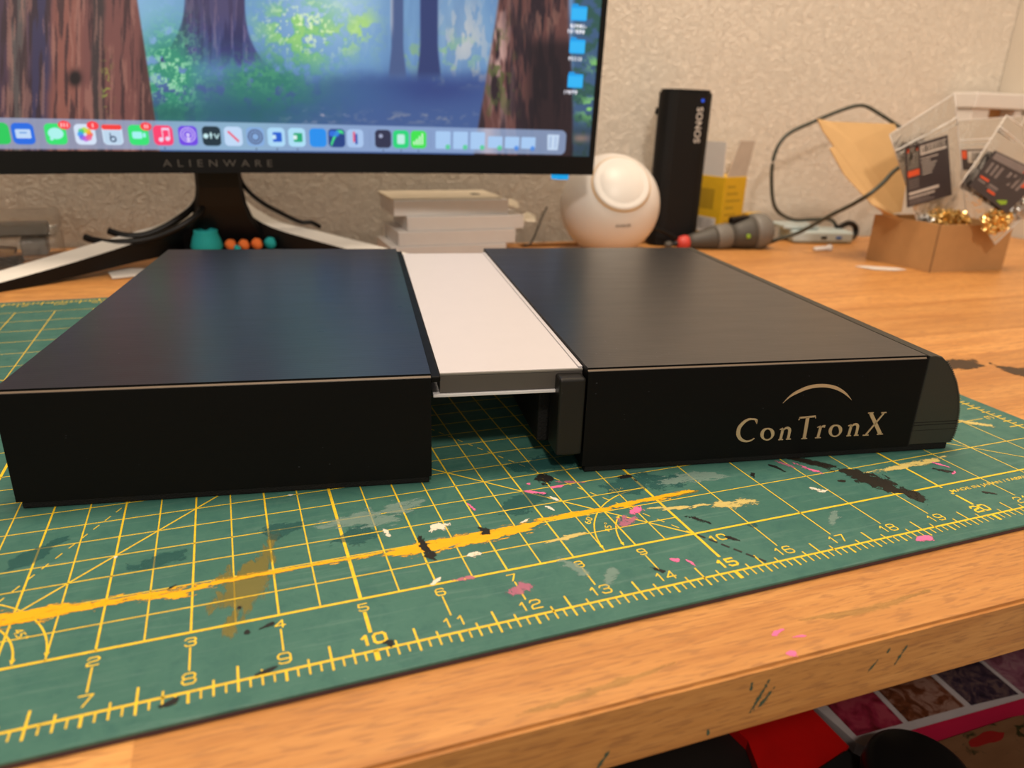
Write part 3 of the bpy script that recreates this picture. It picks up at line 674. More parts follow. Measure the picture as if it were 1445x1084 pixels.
# --- the desktop picture, painted per vertex on the screen mesh
def screen():
    xs = np.concatenate([np.linspace(-13.78, -6.6, 40, endpoint=False), np.linspace(-6.6, 13.78, 860)])
    hs = np.concatenate([np.linspace(0.70, 6.6, 250, endpoint=False), np.linspace(6.6, 15.9, 40)])
    X, Hh = np.meshgrid(xs, hs)
    # picture coordinates (wallpaper pixels: x to the right, y downwards)
    def poly(c): return c[0] + c[1] * X + c[2] * Hh + c[3] * X * Hh + c[4] * X * X + c[5] * X * X * Hh + c[6] * Hh * Hh
    px = poly((302.31, 44.665, -4.7335, .8698, -.5, -.01989, -.05641)); py = poly((244.42, -.385, -42.557, .81576, .03417, -.02202, -.72045))
    rs = np.random.RandomState(5)
    def vn(sx, sy, seed, oct=4, dx=0, dy=0):
        """value noise in picture coordinates"""
        out = np.zeros_like(px); amp = 1.0; tot = 0
        for o in range(oct):
            G = np.random.RandomState(seed + o).rand(256, 256)
            u = (px + dx) / sx * 2 ** o + 1000; v = (py + dy) / sy * 2 ** o + 1000
            iu, iv = np.floor(u).astype(int), np.floor(v).astype(int); fu, fv = u - iu, v - iv; fu = fu * fu * (3 - 2 * fu); fv = fv * fv * (3 - 2 * fv)
            g_ = lambda a, b: G[b % 256, a % 256]
            out += amp * ((g_(iu, iv) * (1 - fu) + g_(iu + 1, iv) * fu) * (1 - fv) + (g_(iu, iv + 1) * (1 - fu) + g_(iu + 1, iv + 1) * fu) * fv); tot += amp; amp *= .55
        return out / tot
    C = lambda r, g_, b: np.array([r, g_, b], float)
    sm = lambda a, b, v: (lambda t: t * t * (3 - 2 * t))(np.clip((v - a) / (b - a), 0, 1))
    img = np.ones(px.shape + (3,)) * C(105, 150, 195)
    def lay(col, a):
        nonlocal img
        a = np.clip(a, 0, 1)[..., None]; img = img * (1 - a) + (col if getattr(col, 'ndim', 1) == 3 else col[None, None, :]) * a
    def gauss(cx, cy, rx, ry): return np.exp(-(((px - cx) / rx) ** 2 + ((py - cy) / ry) ** 2))
    n1, n2, n3, n4 = vn(40, 40, 1), vn(14, 14, 11, 5), vn(5, 5, 21, 3), vn(9, 60, 31, 4)
    lay(C(150, 195, 225), .6 * gauss(200, 20, 60, 60)); lay(C(190, 215, 235), .75 * gauss(475, 0, 70, 60)); lay(C(120, 160, 200), .7 * gauss(590, 40, 60, 60)); lay(C(165, 185, 200), .6 * gauss(655, 40, 40, 60))
    lay(C(80, 115, 165), .5 * n4 * sm(520, 560, px))
    # twiggy light on the right
    lay(C(205, 200, 195), .7 * sm(.52, .62, vn(7, 25, 41)) * gauss(660, 60, 38, 60))
    # far undergrowth
    lay(C(60, 85, 140), sm(95, 125, py + 22 * (n1 - .5)) * .9)
    lay(C(42, 58, 120), .8 * gauss(600, 125, 90, 22)); lay(C(60, 100, 150), .6 * gauss(500, 130, 80, 25)); lay(C(45, 95, 125), .6 * gauss(420, 150, 80, 30))
    lay(C(130, 170, 130), .8 * sm(.5, .62, n2) * gauss(590, 75, 40, 20)); lay(C(140, 185, 140), .8 * sm(.48, .6, n2) * gauss(645, 80, 35, 25)); lay(C(185, 165, 170), .6 * sm(.5, .62, n2) * gauss(660, 108, 35, 10))
    # bright green foliage
    lay(C(110, 185, 130), 1.3 * sm(.38, .55, n2) * gauss(425, 50, 52, 48)); lay(C(150, 205, 120), 1.0 * sm(.46, .60, n2) * gauss(415, 45, 40, 38)); lay(C(165, 210, 130), 1.0 * sm(.5, .6, n2) * (gauss(515, 35, 20, 22) + gauss(480, 55, 30, 22)))
    lay(C(225, 245, 190), .9 * sm(.58, .68, n3) * gauss(430, 40, 60, 40))
    # slim trunks
    for a, b, c in ((556, 573, C(70, 90, 135)), (597, 622, C(45, 60, 110))):
        fl = sm(60, 115, py) * 4; lay(c, sm(a - fl - 2, a - fl + 2, px) * (1 - sm(b + fl - 2, b + fl + 2, px)) * (1 - sm(100, 118, py)))
    lay(C(190, 190, 200), .6 * sm(553, 556, px) * (1 - sm(556, 561, px)) * (1 - sm(30, 60, py)))
    # second trunk (blue shade, flared foot)
    k = np.clip(py / 85, 0, 1.3); lx_ = 257 - 34 * k ** 2.2 - 2 * k; rx_ = 343 + 26 * k ** 2.4
    tr = sm(lx_ - 2, lx_ + 3, px) * (1 - sm(rx_ - 3, rx_ + 2, px)) * (1 - sm(82, 105, py + 14 * n2))
    bark = vn(6, 70, 51); lay(C(62, 66, 118), tr); lay(C(38, 40, 86), tr * sm(.45, .6, bark) * .9); lay(C(120, 105, 140), tr * sm(.58, .68, vn(5, 50, 61)) * .7); lay(C(85, 70, 95), tr * .5 * (1 - sm(10, 60, py)))
    lay(C(70, 95, 160), .55 * gauss(300, 90, 70, 26))
    # middle bushes
    lay(C(45, 120, 110), 1.4 * sm(.30, .5, n2) * gauss(370, 125, 62, 38)); lay(C(70, 150, 115), .8 * sm(.5, .6, n3) * gauss(370, 105, 55, 28)); lay(C(30, 90, 105), .9 * gauss(345, 160, 90, 22))
    lay(C(50, 140, 115), 1.5 * sm(.32, .5, n2) * gauss(232, 110, 42, 62)); lay(C(120, 205, 150), 1.0 * sm(.50, .62, n3) * gauss(238, 100, 34, 55)); lay(C(200, 220, 215), .6 * sm(.6, .7, n3) * gauss(235, 105, 28, 30)); lay(C(25, 95, 90), .8 * gauss(235, 160, 50, 16))
    lay(C(60, 90, 150), .35 * sm(.4, .6, n1) * gauss(480, 160, 130, 30)); lay(C(190, 175, 190), .7 * sm(.56, .66, vn(12, 6, 71)) * gauss(450, 165, 40, 8)); lay(C(150, 150, 160), .6 * sm(.55, .66, vn(12, 6, 72)) * gauss(600, 166, 100, 8))
    # right trunk
    lf = 706 - 28 * np.clip(py / 180, 0, 1.2) ** 1.1; tr = sm(lf - 2, lf + 3, px) * (1 - sm(800 - 3, 800 + 3, px - 6 * sm(0, 180, py)))
    b3 = vn(7, 60, 81); lay(C(96, 60, 58), tr); lay(C(40, 28, 38), tr * sm(.42, .58, b3)); lay(C(200, 160, 150), tr * sm(.45, .62, vn(9, 50, 91)) * gauss(706, 80, 16, 90)); lay(C(150, 105, 90), tr * .7 * sm(.5, .62, vn(6, 40, 95)) * gauss(770, 25, 25, 30))
    lay(C(80, 92, 50), tr * .8 * sm(.52, .64, vn(7, 16, 97)) * gauss(705, 110, 24, 70)); lay(C(22, 16, 26), tr * sm(735, 760, px) * sm(45, 70, py) * .75)
    rt = sm(799, 806, px - 3); lay(C(60, 90, 125), rt); lay(C(45, 85, 80), rt * sm(.45, .6, n2)); lay(C(140, 210, 110), rt * sm(.45, .58, n3) * (gauss(830, 152, 18, 18) + .8 * gauss(834, 90, 12, 12))); lay(C(30, 50, 60), rt * sm(165, 190, py) * .6); lay(C(170, 130, 120), rt * .7 * gauss(815, 195, 14, 6))
    # big left trunk
    rf = 190 + 25 * np.clip(py / 165, 0, 1.6); tr = 1 - sm(rf - 3, rf + 1, px)
    wob = px + 14 * (vn(60, 90, 101) - .5)
    def band(a, b, s=6): return sm(a - s, a + s, wob) * (1 - sm(b - s, b + s, wob))
    lay(C(118, 72, 68), tr); lay(C(70, 50, 66), tr * band(-500, 14)); lay(C(56, 50, 78), tr * band(40, 68, 7)); lay(C(84, 78, 76), tr * .9 * band(16, 36)); lay(C(60, 48, 50), tr * band(126, 142, 4)); lay(C(70, 46, 48), tr * band(192, 230, 5) * .8)
    lay(C(150, 90, 75), tr * .6 * band(74, 110, 8)); lay(C(52, 34, 40), tr * sm(.50, .64, vn(7, 90, 111)) * .75); lay(C(165, 115, 100), tr * .55 * sm(.56, .68, vn(6, 70, 121))); lay(C(150, 165, 70), tr * .8 * sm(.60, .68, n3) * gauss(146, 125, 8, 35)); lay(C(28, 18, 24), tr * 1.6 * gauss(103, 110, 8, 10))
    # ---- task bar (dock)
    def rr(cx, cy, w, h, r, s=1.0):
        dx = np.abs(X - cx) - (w / 2 - r); dy = np.abs(Hh - cy) - (h / 2 - r)
        d = np.hypot(np.maximum(dx, 0), np.maximum(dy, 0)) + np.minimum(np.maximum(dx, dy), 0) - r
        return 1 - sm(-.012 * s, .012 * s, d)
    dock = rr(0.0, 1.20, 25.6, 0.90, .22); soft = C(150, 175, 215); lay(soft, dock * .78); lay(C(215, 195, 200), dock * .5 * np.exp(-((px - 690) / 12) ** 2)); lay(C(150, 205, 215), dock * .35 * np.exp(-((px - 330) / 90) ** 2)); lay(C(150, 145, 165), dock * .5 * (1 - sm(100, 240, px)))
    IC = [(-6.05, C(30, 200, 90)), (-5.41, C(25, 105, 225)), (-4.55, C(45, 225, 110)), (-3.75, C(210, 225, 245)), (-2.98, C(205, 225, 245)), (-2.23, C(45, 225, 115)), (-1.50, C(250, 60, 110)), (-0.75, C(110, 70, 225)), (-0.02, C(15, 45, 60)), (0.67, C(190, 215, 245)), (1.38, C(130, 170, 220)), (2.07, C(170, 215, 245)), (2.76, C(170, 220, 245)), (3.48, C(20, 140, 235)), (4.13, C(20, 60, 130)), (4.78, C(165, 195, 235)), (5.78, C(40, 45, 75)), (6.43, C(30, 210, 120)), (7.08, C(60, 225, 80))]
    cy0 = 1.20
    for x_, c in IC: lay(c, rr(x_, cy0, .58, .62, .14))
    lay(C(190, 215, 245), rr(-5.41, cy0, .40, .27, .04)); lay(C(110, 160, 220), rr(-5.41, cy0 + .03, .20, .04, .02))
    def disc(x_, y_, r): return 1 - sm(r - .012, r + .012, np.hypot(X - x_, Hh - y_))
    def ell(x_, y_, a, b): return 1 - sm(.93, 1.07, np.hypot((X - x_) / a, (Hh - y_) / b))
    lay(C(170, 240, 235), ell(-4.55, cy0 + .02, .21, .17)); lay(C(170, 240, 235), disc(-4.68, cy0 - .14, .05))
    for i in range(8):
        t_ = i * PI / 4; lay([C(250, 90, 60), C(250, 170, 40), C(190, 220, 60), C(60, 200, 120), C(50, 150, 240), C(110, 100, 230), C(190, 90, 210), C(240, 90, 140)][i], disc(-3.75 + .13 * math.cos(t_), cy0 + .13 * math.sin(t_), .085) * .85)
    lay(C(245, 60, 60), rr(-2.98, cy0 + .23, .56, .15, .06)); lay(C(170, 200, 225), rr(-2.98, cy0 - .07, .50, .40, .05) * .5)
    ring6 = np.abs(np.hypot(X + 2.98, (Hh - cy0 + .13)) - .075); lay(C(70, 90, 120), 1 - sm(.015, .035, ring6)); lay(C(70, 90, 120), rr(-3.045, cy0 - .03, .035, .18, .015))
    lay(C(160, 240, 240), rr(-2.27, cy0, .30, .22, .06)); lay(C(160, 240, 240), rr(-2.06, cy0, .08, .14, .02))
    lay(C(235, 215, 240), disc(-1.58, cy0 - .13, .07) + disc(-1.38, cy0 - .10, .07)); lay(C(235, 215, 240), rr(-1.52, cy0 + .03, .03, .34, .01)); lay(C(235, 215, 240), rr(-1.32, cy0 + .06, .03, .34, .01)); lay(C(235, 215, 240), rr(-1.42, cy0 + .20, .22, .07, .01))
    for r in (.22, .14): lay(C(190, 170, 245), (1 - sm(.012, .03, np.abs(np.hypot(X + .75, Hh - cy0 - .03) - r))))
    lay(C(215, 200, 250), disc(-.75, cy0 + .03, .06)); lay(C(215, 200, 250), rr(-.75, cy0 - .12, .08, .18, .03))
    lay(C(200, 235, 240), disc(-.20, cy0, .08)); lay(C(200, 235, 240), rr(-.04, cy0 + .02, .04, .20, .01) + rr(-.04, cy0 + .04, .12, .04, .01)); lay(C(200, 235, 240), (1 - sm(.015, .03, np.abs(np.abs(X - .14) * 2.2 - (Hh - cy0 + .08)) / 2)) * rr(.14, cy0, .2, .16, .01))
    lay(C(240, 50, 80), (1 - sm(.02, .05, np.abs((X - .67) + (Hh - cy0)) / 1.2)) * rr(.67, cy0, .36, .36, .05))
    for r in (.22, .13): lay(C(85, 105, 145), (1 - sm(.02, .04, np.abs(np.hypot(X - 1.38, Hh - cy0) - r))))
    lay(C(20, 90, 205), rr(2.10, cy0, .30, .32, .04)); lay(C(20, 165, 115), rr(2.80, cy0, .30, .30, .04)); lay(C(200, 230, 245), rr(2.00, cy0, .12, .14, .02)); lay(C(220, 240, 240), rr(2.70, cy0, .12, .14, .02))
    lay(C(60, 220, 130), rr(4.13, cy0, .5, .55, .12) * (1 - sm(.0, .06, np.abs(Hh - cy0 - .25 + (X - 4.28) ** 2 * 4) - .06))); lay(C(40, 120, 240), rr(4.05, cy0 + .15, .35, .2, .08) * .8)
    lay(C(225, 90, 120), rr(4.74, cy0 + .05, .08, .36, .03)); lay(C(40, 80, 170), rr(4.82, cy0 - .02, .08, .36, .03))
    lay(C(190, 200, 230), disc(5.70, cy0 + .1, .07) * .8); lay(C(190, 235, 225), rr(6.43, cy0, .28, .34, .06))
    for i, hgt in enumerate((.12, .2, .3, .4)): lay(C(210, 245, 210), rr(6.92 + i * .1, cy0 - .18 + hgt / 2, .06, hgt, .01))
    for i, x_ in enumerate((8.0, 8.66, 9.32, 10.0, 10.66, 11.3)):
        lay(C(165, 200, 240), rr(x_, cy0 - (.04 if i > 2 else 0), .56, .62 if i < 3 else .42, .04)); lay(C(70, 205, 130) if i < 4 else C(60, 130, 225), disc(x_ + .18, cy0 - .24, .09) * .8)
    tw = .22 + .06 * (Hh - cy0); lay(C(195, 215, 240), (1 - sm(tw - .02, tw + .02, np.abs(X - 12.28))) * (1 - sm(.27, .30, np.abs(Hh - cy0)))); lay(C(140, 165, 205), (1 - sm(.01, .03, np.abs(np.abs(X - 12.28) - .1))) * (1 - sm(.2, .22, np.abs(Hh - cy0))))
    for x_ in (-4.28, -3.50, -1.98): lay(C(250, 60, 70), ell(x_, cy0 + .27, .17, .13))
    for x_ in (-4.36, -4.28, -4.20, -3.50, -2.01, -1.94): lay(C(255, 225, 225), rr(x_, cy0 + .27, .04, .12, .01) * .8)
    lay(C(120, 145, 190), rr(5.3, cy0, .02, .6, .01)); lay(C(120, 145, 190), rr(7.55, cy0, .02, .6, .01))
    for x_ in (1.38, 2.07, 2.76, 5.78, 6.43, 7.08, -1.5): lay(C(40, 50, 80), disc(x_, .80, .025) * .7)
    # folders
    for fx, fy in ((12.96, 5.70), (12.98, 4.60), (13.00, 3.42), (12.96, 6.80)):
        lay(C(20, 165, 240), rr(fx, fy, .60, .48, .05)); lay(C(20, 150, 225), rr(fx - .16, fy + .26, .24, .10, .03)); lay(C(70, 195, 250), rr(fx, fy - .02, .56, .36, .04) * .5)
    def cap(x_, y_, w):
        a = rr(x_, y_, w, .13, .02) * sm(.40, .55, np.sin(X * 55) * .25 + vn(3, 3, 131, 2)); lay(C(235, 235, 245), a)
    cap(12.96, 5.28, .62); cap(12.90, 5.10, .66); cap(12.90, 4.18, .55); cap(12.85, 3.02, .52)
    img = np.clip(img, 0, 255) / 255.0
    L = np.where(img <= 0.04045, img / 12.92, ((img + 0.055) / 1.055) ** 2.4)
    th = X / MR
    V = np.stack([MR * np.sin(th) - .012 * 0, -(MR - MR * np.cos(th)) + .0 - .036 * Hh + 0.015, Hh], -1).reshape(-1, 3) * S
    nh, nx = X.shape; idx = np.arange(nh * nx).reshape(nh, nx)
    F = np.stack([idx[:-1, :-1], idx[:-1, 1:], idx[1:, 1:], idx[1:, :-1]], -1).reshape(-1, 4)
    me = bpy.data.meshes.new('screen_panel'); me.vertices.add(len(V)); me.vertices.foreach_set('co', V.ravel())
    me.loops.add(F.size); me.loops.foreach_set('vertex_index', F.ravel().astype(np.int32)); me.polygons.add(len(F))
    me.polygons.foreach_set('loop_start', np.arange(0, F.size, 4, dtype=np.int32)); me.update(calc_edges=True)
    ca = me.color_attributes.new('picture', 'FLOAT_COLOR', 'POINT'); ca.data.foreach_set('color', np.concatenate([L.reshape(-1, 3), np.ones((nh * nx, 1))], 1).ravel())
    m = N('lit_screen'); at = m.n('ShaderNodeAttribute', attribute_name='picture')
    m.set(Base_Color=(0.01, 0.01, 0.01), Roughness=0.25); m.l(at.outputs['Color'], m.b.inputs['Emission Color']); m.b.inputs['Emission Strength'].default_value = 1.2
    o = link('screen', me, m.m, mo, smooth=True); o['label'] = 'lit screen with a forest picture, a row of icons and folders'
screen()

# monitor stand: neck and two splayed legs
def leg_mesh(sgn):
    C0 = 8.7; dx, dy = -6.3 * sgn, -4.3; ln = math.hypot(dx, dy)
    st_ = [(-.5, -.095, .14, .30), (0, -.095, .20, .42), (2.2, .02, .50, .78), (4.3, .20, .86, 1.12), (6.0, .30, 1.22, 1.40), (7.0, .35, 1.7, 1.82), (7.6, .35, 2.2, 2.28)]
    bm = bmesh.new(); prev = None; tip = Vector((C0 - 6.77 * sgn, 20.16, 0)); d = Vector((6.3 * sgn, 4.3, 0)).normalized(); n_ = Vector((-d.y * sgn, d.x * sgn, 0)) * (1)
    n_ = Vector((-4.3 * sgn, 6.3, 0)).normalized()
    pts = smoothpath([(a, b, c) for a, b, c, e in st_], 4); es = smoothpath([(a, e, 0) for a, b, c, e in st_], 4)
    fm = []
    ext = [(-3.2, -.08, .05, .30)]
    seq = [(-4.5, -.095, -.02, .08), (-2.6, -.095, .08, .25)] + [(p.x, p.y if p.x > 1 else max(-.095, p.y), p.z, q.y) for p, q in zip(pts, es) if p.x > -.4]
    for s_, zb, zt, zw in seq:
        p = tip + d * s_; a = p + n_ * .62
        ring = [bm.verts.new((p.x, p.y, zb)), bm.verts.new((p.x, p.y, zt)), bm.verts.new((a.x, a.y, zw - .03)), bm.verts.new((a.x, a.y, zb))]
        if prev:
            for q in range(4):
                f = bm.faces.new((prev[q], prev[(q + 1) % 4], ring[(q + 1) % 4], ring[q])); f.material_index = 1 if q == 1 else 0
        else: bm.faces.new(ring)
        prev = ring
    bm.faces.new(prev)
    return bm
sd = empty('monitor_stand', (0, 0, 0), 0, 'black monitor stand with a flared neck and two long legs topped in light grey', 'stand')
for sg, lb in ((1, 'left leg, light grey on top'), (-1, 'right leg, light grey on top')):
    frombm('leg', leg_mesh(sg), [M['blackpl'], M['legwhite']], sd)['label'] = lb
def neck():
    bm = bmesh.new(); prev = None
    for z, w, y_, t_ in ((-.095, 1.9, 24.6, 1.6), (.55, 1.75, 24.4, 1.5), (1.1, 1.40, 24.2, 1.3), (1.6, 1.10, 24.0, 1.2), (2.1, .92, 23.8, 1.1), (2.8, .82, 23.6, 1.0), (4.2, .78, 23.3, 1.0), (9, .78, 23.0, 1.0)):
        ring = [bm.verts.new((8.75 + a * w, y_ + b, z)) for a, b in ((-1, -.4), (-.85, -.6), (.85, -.6), (1, -.4), (1, t_ - .6), (-1, t_ - .6))]
        if prev:
            for q in range(6): bm.faces.new((prev[q], prev[(q + 1) % 6], ring[(q + 1) % 6], ring[q]))
        else: bm.faces.new(ring)
        prev = ring
    bm.faces.new(prev)
    bbox(bm, 7.0, 10.9, 22.75, 24.0, -.095, .42, .08)
    bbox(bm, 6.9, 10.6, 22.35, 22.9, 8.2, 11.0, .1)
    return frombm('neck', bm, M['blackpl'], sd)
neck()
for pts, lb in ((([(8.1, 24.0, 3.2), (8.1, 23.3, 2.1), (7.5, 22.9, 1.55), (6.3, 22.8, 1.05), (5.1, 22.8, .92), (4.4, 23, 1.0), (4.1, 23.2, 1.08)]), 'black cable end curling out to the left of the stand, lower one'),
                (([(8.15, 24.3, 3.2), (7.9, 23.8, 2.2), (7.0, 23.4, 1.5), (6.1, 23.2, 1.12), (5.4, 23.2, 1.10), (4.85, 23.4, 1.25)]), 'black cable end curling out to the left of the stand, upper one'),
                (([(9.4, 24.0, 3.4), (9.65, 23.7, 2.75), (10.2, 23.5, 2.2), (11.0, 23.4, 1.72), (11.6, 23.4, 1.42), (12.0, 23.4, 1.40), (12.35, 23.5, 1.2)]), 'thin black cable hanging to the right of the stand')):
    tag(tube('cable', pts, .085 if 'right' in lb else .13, M['blackpl'], seg=8), lb, 'cable', 'cables behind the monitor stand')

# ------------------------------------------------------------------ behind the console, left to right
# clear tray with grey clips
tr_ = empty('clear_tray', (1.2, 24.3, -0.1), 0.1, 'clear plastic clamshell tray with grey and brown clips at the far left', 'tray')
box('tray_shell', -1.6, 1.9, -1.2, 1.4, 0.0, 1.15, M['tray'], tr_, .15, 3)
box('tray_lid', -1.6, 1.9, -1.0, 1.5, 1.2, 1.9, M['tray'], tr_, .12, 2)
box('clip', -1.5, 1.6, -.8, .1, 1.22, 1.62, M['darkmetal'], tr_, .05); box('clip', .7, 1.5, -.9, .2, .52, 1.10, M['darkmetal'], tr_, .05)
box('clip', -1.4, .4, -.95, -.1, .62, .80, M['kraft'], tr_, .04, rot=(0, .15, 0)); box('clip', -1.3, .7, -1.0, -.2, .16, .40, M['blackmat'], tr_, .05, rot=(0, -.1, 0)); tube('spring', [(-.3, -1.0, .35), (0, -1.05, .5), (.3, -1.0, .42), (.5, -1, .2)], .07, M['blackpl'], tr_)
# little crocheted things behind the case
tl = empty('teal_pot', (8.1, 23.25, .425), 0, 'small teal knitted cup standing beside the monitor stand', 'knitted toy')
lathe('cup_body', [(.52, 0), (.58, .2), (.50, .50), (.42, .70), (.43, .80), (.34, .82), (.30, .6)], M['teal'], tl, 20)
for i, (x_, y_, r_, m_, lb) in enumerate(((8.95, 23.2, .22, 'orange', 'orange knitted ball next to the teal cup'), (9.42, 23.2, .21, 'orange', 'orange knitted ball in the middle of the row'), (9.90, 23.25, .22, 'orange', 'orange knitted ball farthest right of the row'), (9.15, 22.95, .13, 'teal', 'teal knitted ball in front of the orange ones'), (10.40, 23.3, .23, 'teal', 'teal knitted ring ball at the right end of the row'))):
    b = bmesh.new(); bmesh.ops.create_uvsphere(b, u_segments=16, v_segments=10, radius=r_)
    for v in b.verts: v.co += v.co.normalized() * .05 * mnoise.noise(v.co * 6)
    tag(frombm('knitted_ball', b, M[m_], None, (x_, y_, .425 + r_ * 1.02), smooth=True), lb, 'knitted toy', 'crocheted balls behind the console')
# scraps on the left
def scrap(name, pts, z, m, label, cat, th=.03, curl=.05):
    P = pts; vs = [(x_, y_, z + curl * random.random()) for x_, y_ in P]; n = len(P); vs += [(a, b, c + th) for a, b, c in vs]
    fs = [tuple(range(n))[::-1], tuple(range(n, 2 * n))] + [(i, (i + 1) % n, n + (i + 1) % n, n + i) for i in range(n)]
    return tag(mesh(name, vs, fs, m), label, cat)
scrap('paper_scrap', [(4.75, 22.4), (5.3, 22.9), (6.3, 22.6), (6.1, 21.7), (5.0, 21.3)], -.098, M['white'], 'torn white paper scrap at the left rear corner of the case', 'paper')
lathe('ring_clip', [(.10, 0), (.16, .03), (.16, .10), (.10, .13), (.07, .07)], M['steel'], None, 14, loc=(5.15, 24.0, .06), rot=(1.2, .3, 0)); tag(bpy.data.objects['ring_clip'], 'tiny shiny metal ring under the monitor leg', 'ring')
tag(lathe('teal_bead', [(.06, 0), (.12, .04), (.12, .12), (.05, .15)], M['teal'], None, 12, loc=(6.35, 23.9, -.095)), 'tiny teal bead by the case corner', 'bead')

# white cartons
def carton(name, x0, x1, y0, y1, z0, z1, label, flap=None):
    e = empty(name, ((x0 + x1) / 2, (y0 + y1) / 2, z0), 0.0, label, 'box', 'white cartons stacked behind the console')
    hx, hy = (x1 - x0) / 2, (y1 - y0) / 2
    box('sleeve', -hx, hx, -hy, hy, 0, z1 - z0 - .01, M['card'], e, .025)
    if flap:
        for (a, b, c, d, zz) in flap:
            mesh('flap', [(hx - .02, -hy + a, zz), (hx - .02, -hy + b, zz), (hx + c, -hy + b + .1, zz + d), (hx + c + .15, -hy + (a + b) / 2, zz + d - .1), (hx + c, -hy + a, zz + d - .28)] + [(hx - .02, -hy + a, zz + .03), (hx - .02, -hy + b, zz + .03), (hx + c, -hy + b + .1, zz + d + .03), (hx + c + .15, -hy + (a + b) / 2, zz + d - .07), (hx + c, -hy + a, zz + d - .25)],
                 [(4, 3, 2, 1, 0), (5, 6, 7, 8, 9), (0, 1, 6, 5), (1, 2, 7, 6), (2, 3, 8, 7), (3, 4, 9, 8), (4, 0, 5, 9)], M['cardin'], e)
    return e
carton('white_carton', 15.0, 20.0, 22.7, 25.6, -.1, .44, 'white carton at the bottom of the stack')
carton('white_carton', 15.35, 20.45, 22.8, 25.6, .44, 1.03, 'white carton second from the bottom of the stack')
carton('white_carton', 15.75, 20.85, 22.9, 25.5, 1.03, 1.61, 'white carton third from the bottom, its end flap open', [(.0, .9, .55, .22, .30)])
tc_ = carton('white_carton', 15.25, 20.2, 23.1, 25.9, 1.61, 2.24, 'topmost white carton with a cream lid and open end flap', [(.1, 1.0, .50, .15, .35)])
box('lid', -2.55, 2.3, -1.2, 1.55, .63, .70, M['cardin'], tc_, .02); box('sticker', 1.2, 1.55, -.3, .1, .705, .725, M['mgrey'], tc_, .004)

# white ball charger
bc = empty('ball_charger', (24.75, 22.55, -0.1), 0, 'white ball-shaped wireless charger with a round flat face, in front of the black speaker', 'charger')
prof = [(2.18 * math.sin(math.radians(a)), 2.1 - 2.18 * math.cos(math.radians(a))) for a in range(16, 180, 6)] + [(.01, 4.28)]
prof[0] = (prof[0][0], 0.0)
lathe('shell', prof, M['white'], bc, 48)
fd = (Vector((8.86, -6.94, 5.94)) - Vector((24.75, 22.55, 2.0))); fd = Vector((-.156, -.706, .503)).normalized()
q_ = fd.to_track_quat('Z', 'Y')
fl = Vector((0, 0, 2.1)) + fd * 1.80
lathe('charging_face', [(1.22, -.28), (1.22, .09), (1.18, .14), (1.10, .16), (.01, .165)], M['white'], bc, 48, loc=tuple(fl), rot=q_.to_euler())
lathe('face_shadow_ring', [(1.25, -.3), (1.27, .035), (1.21, .035)], M['kraftin'], bc, 48, loc=tuple(fl), rot=q_.to_euler())  # tan ring painted in for the soft shadow round the face
t = Flat(); t.text('ANKER', 0, 0, .20, 1.1, thick=.01)
nd = Vector((-.181, -.985, -.284)).normalized(); xr = Vector((.925, -.37, 0)).normalized(); yr = nd.cross(xr) * 1
if yr.z < 0: yr = -yr
t.build('brand_print', M['mgrey'], bc, frame=lambda a, b: tuple(Vector((0, 0, 2.1)) + (nd * 2.185 + xr * a + yr * b).normalized() * 2.188))

# black portable speaker
sp = empty('portable_speaker', (29.05, 24.5, -0.1), -0.12, 'tall slim black portable speaker standing against the wall', 'speaker')
def rtri(w, d, r, n=6):
    C_ = [(-w / 2 + r, -d / 2 + r), (w / 2 - r, -d / 2 + r), (0, d / 2 - r)]; out = []
    for (cx, cy), (a0, a1) in zip(C_, ((150, 270), (270, 390), (30, 150))):
        for i in range(n + 1):
            t_ = math.radians(a0 + (a1 - a0) * i / n); out.append((cx + r * math.cos(t_), cy + r * math.sin(t_)))
    return out
bm = prism_bm(rtri(2.50, 2.3, .62), .12, 6.95); bmesh.ops.bevel(bm, geom=[e for e in bm.edges if all(v.co.z > 6.94 for v in e.verts)], offset=.08, segments=2, affect='EDGES'); frombm('grille_body', bm, M['blackmat'], sp, smooth=False)
frombm('foot', prism_bm(rtri(2.2, 2.0, .55), 0.0, .12), M['blackpl'], sp); frombm('top_plate', prism_bm(rtri(2.35, 2.15, .58), 6.95, 7.0), M['blackpl'], sp)
t = Flat(); t.text('SONOS', 0, 0, .43, 1.05, spacing=1.05, thick=.012)
t.build('brand_lettering', M['ink'], sp, frame=lambda a, b: (.50 - b * 1.0, -1.155, 5.50 + a))
ld = lathe('status_light', [(.055, 0), (.075, .01), (.055, .02), (.04, .01)], M['led'], sp, 16, loc=(.56, -1.152, 6.55), rot=(PI / 2, 0, 0))
tube('side_button', [(-1.20, -.2, 6.2), (-1.22, -.2, 5.9)], .06, M['blackpl'], sp, k=1)
tag(tube('cable', [(27.2, 23.0, .9), (27.9, 22.9, .7), (28.6, 22.8, .35), (29.2, 22.9, .05), (29.8, 23.5, .0), (30.2, 24.4, .0)], .075, M['blackpl'], seg=8), 'short black charging cable drooping in front of the speaker foot', 'cable')
tag(tube('cable', [(22.9, 25.2, 1.6), (22.6, 25.0, 1.2), (22.3, 24.8, .7), (21.9, 24.6, .05), (21.6, 24.7, -.03)], .05, M['dgrey'], seg=8), 'thin grey cable drooping left of the ball charger', 'cable')

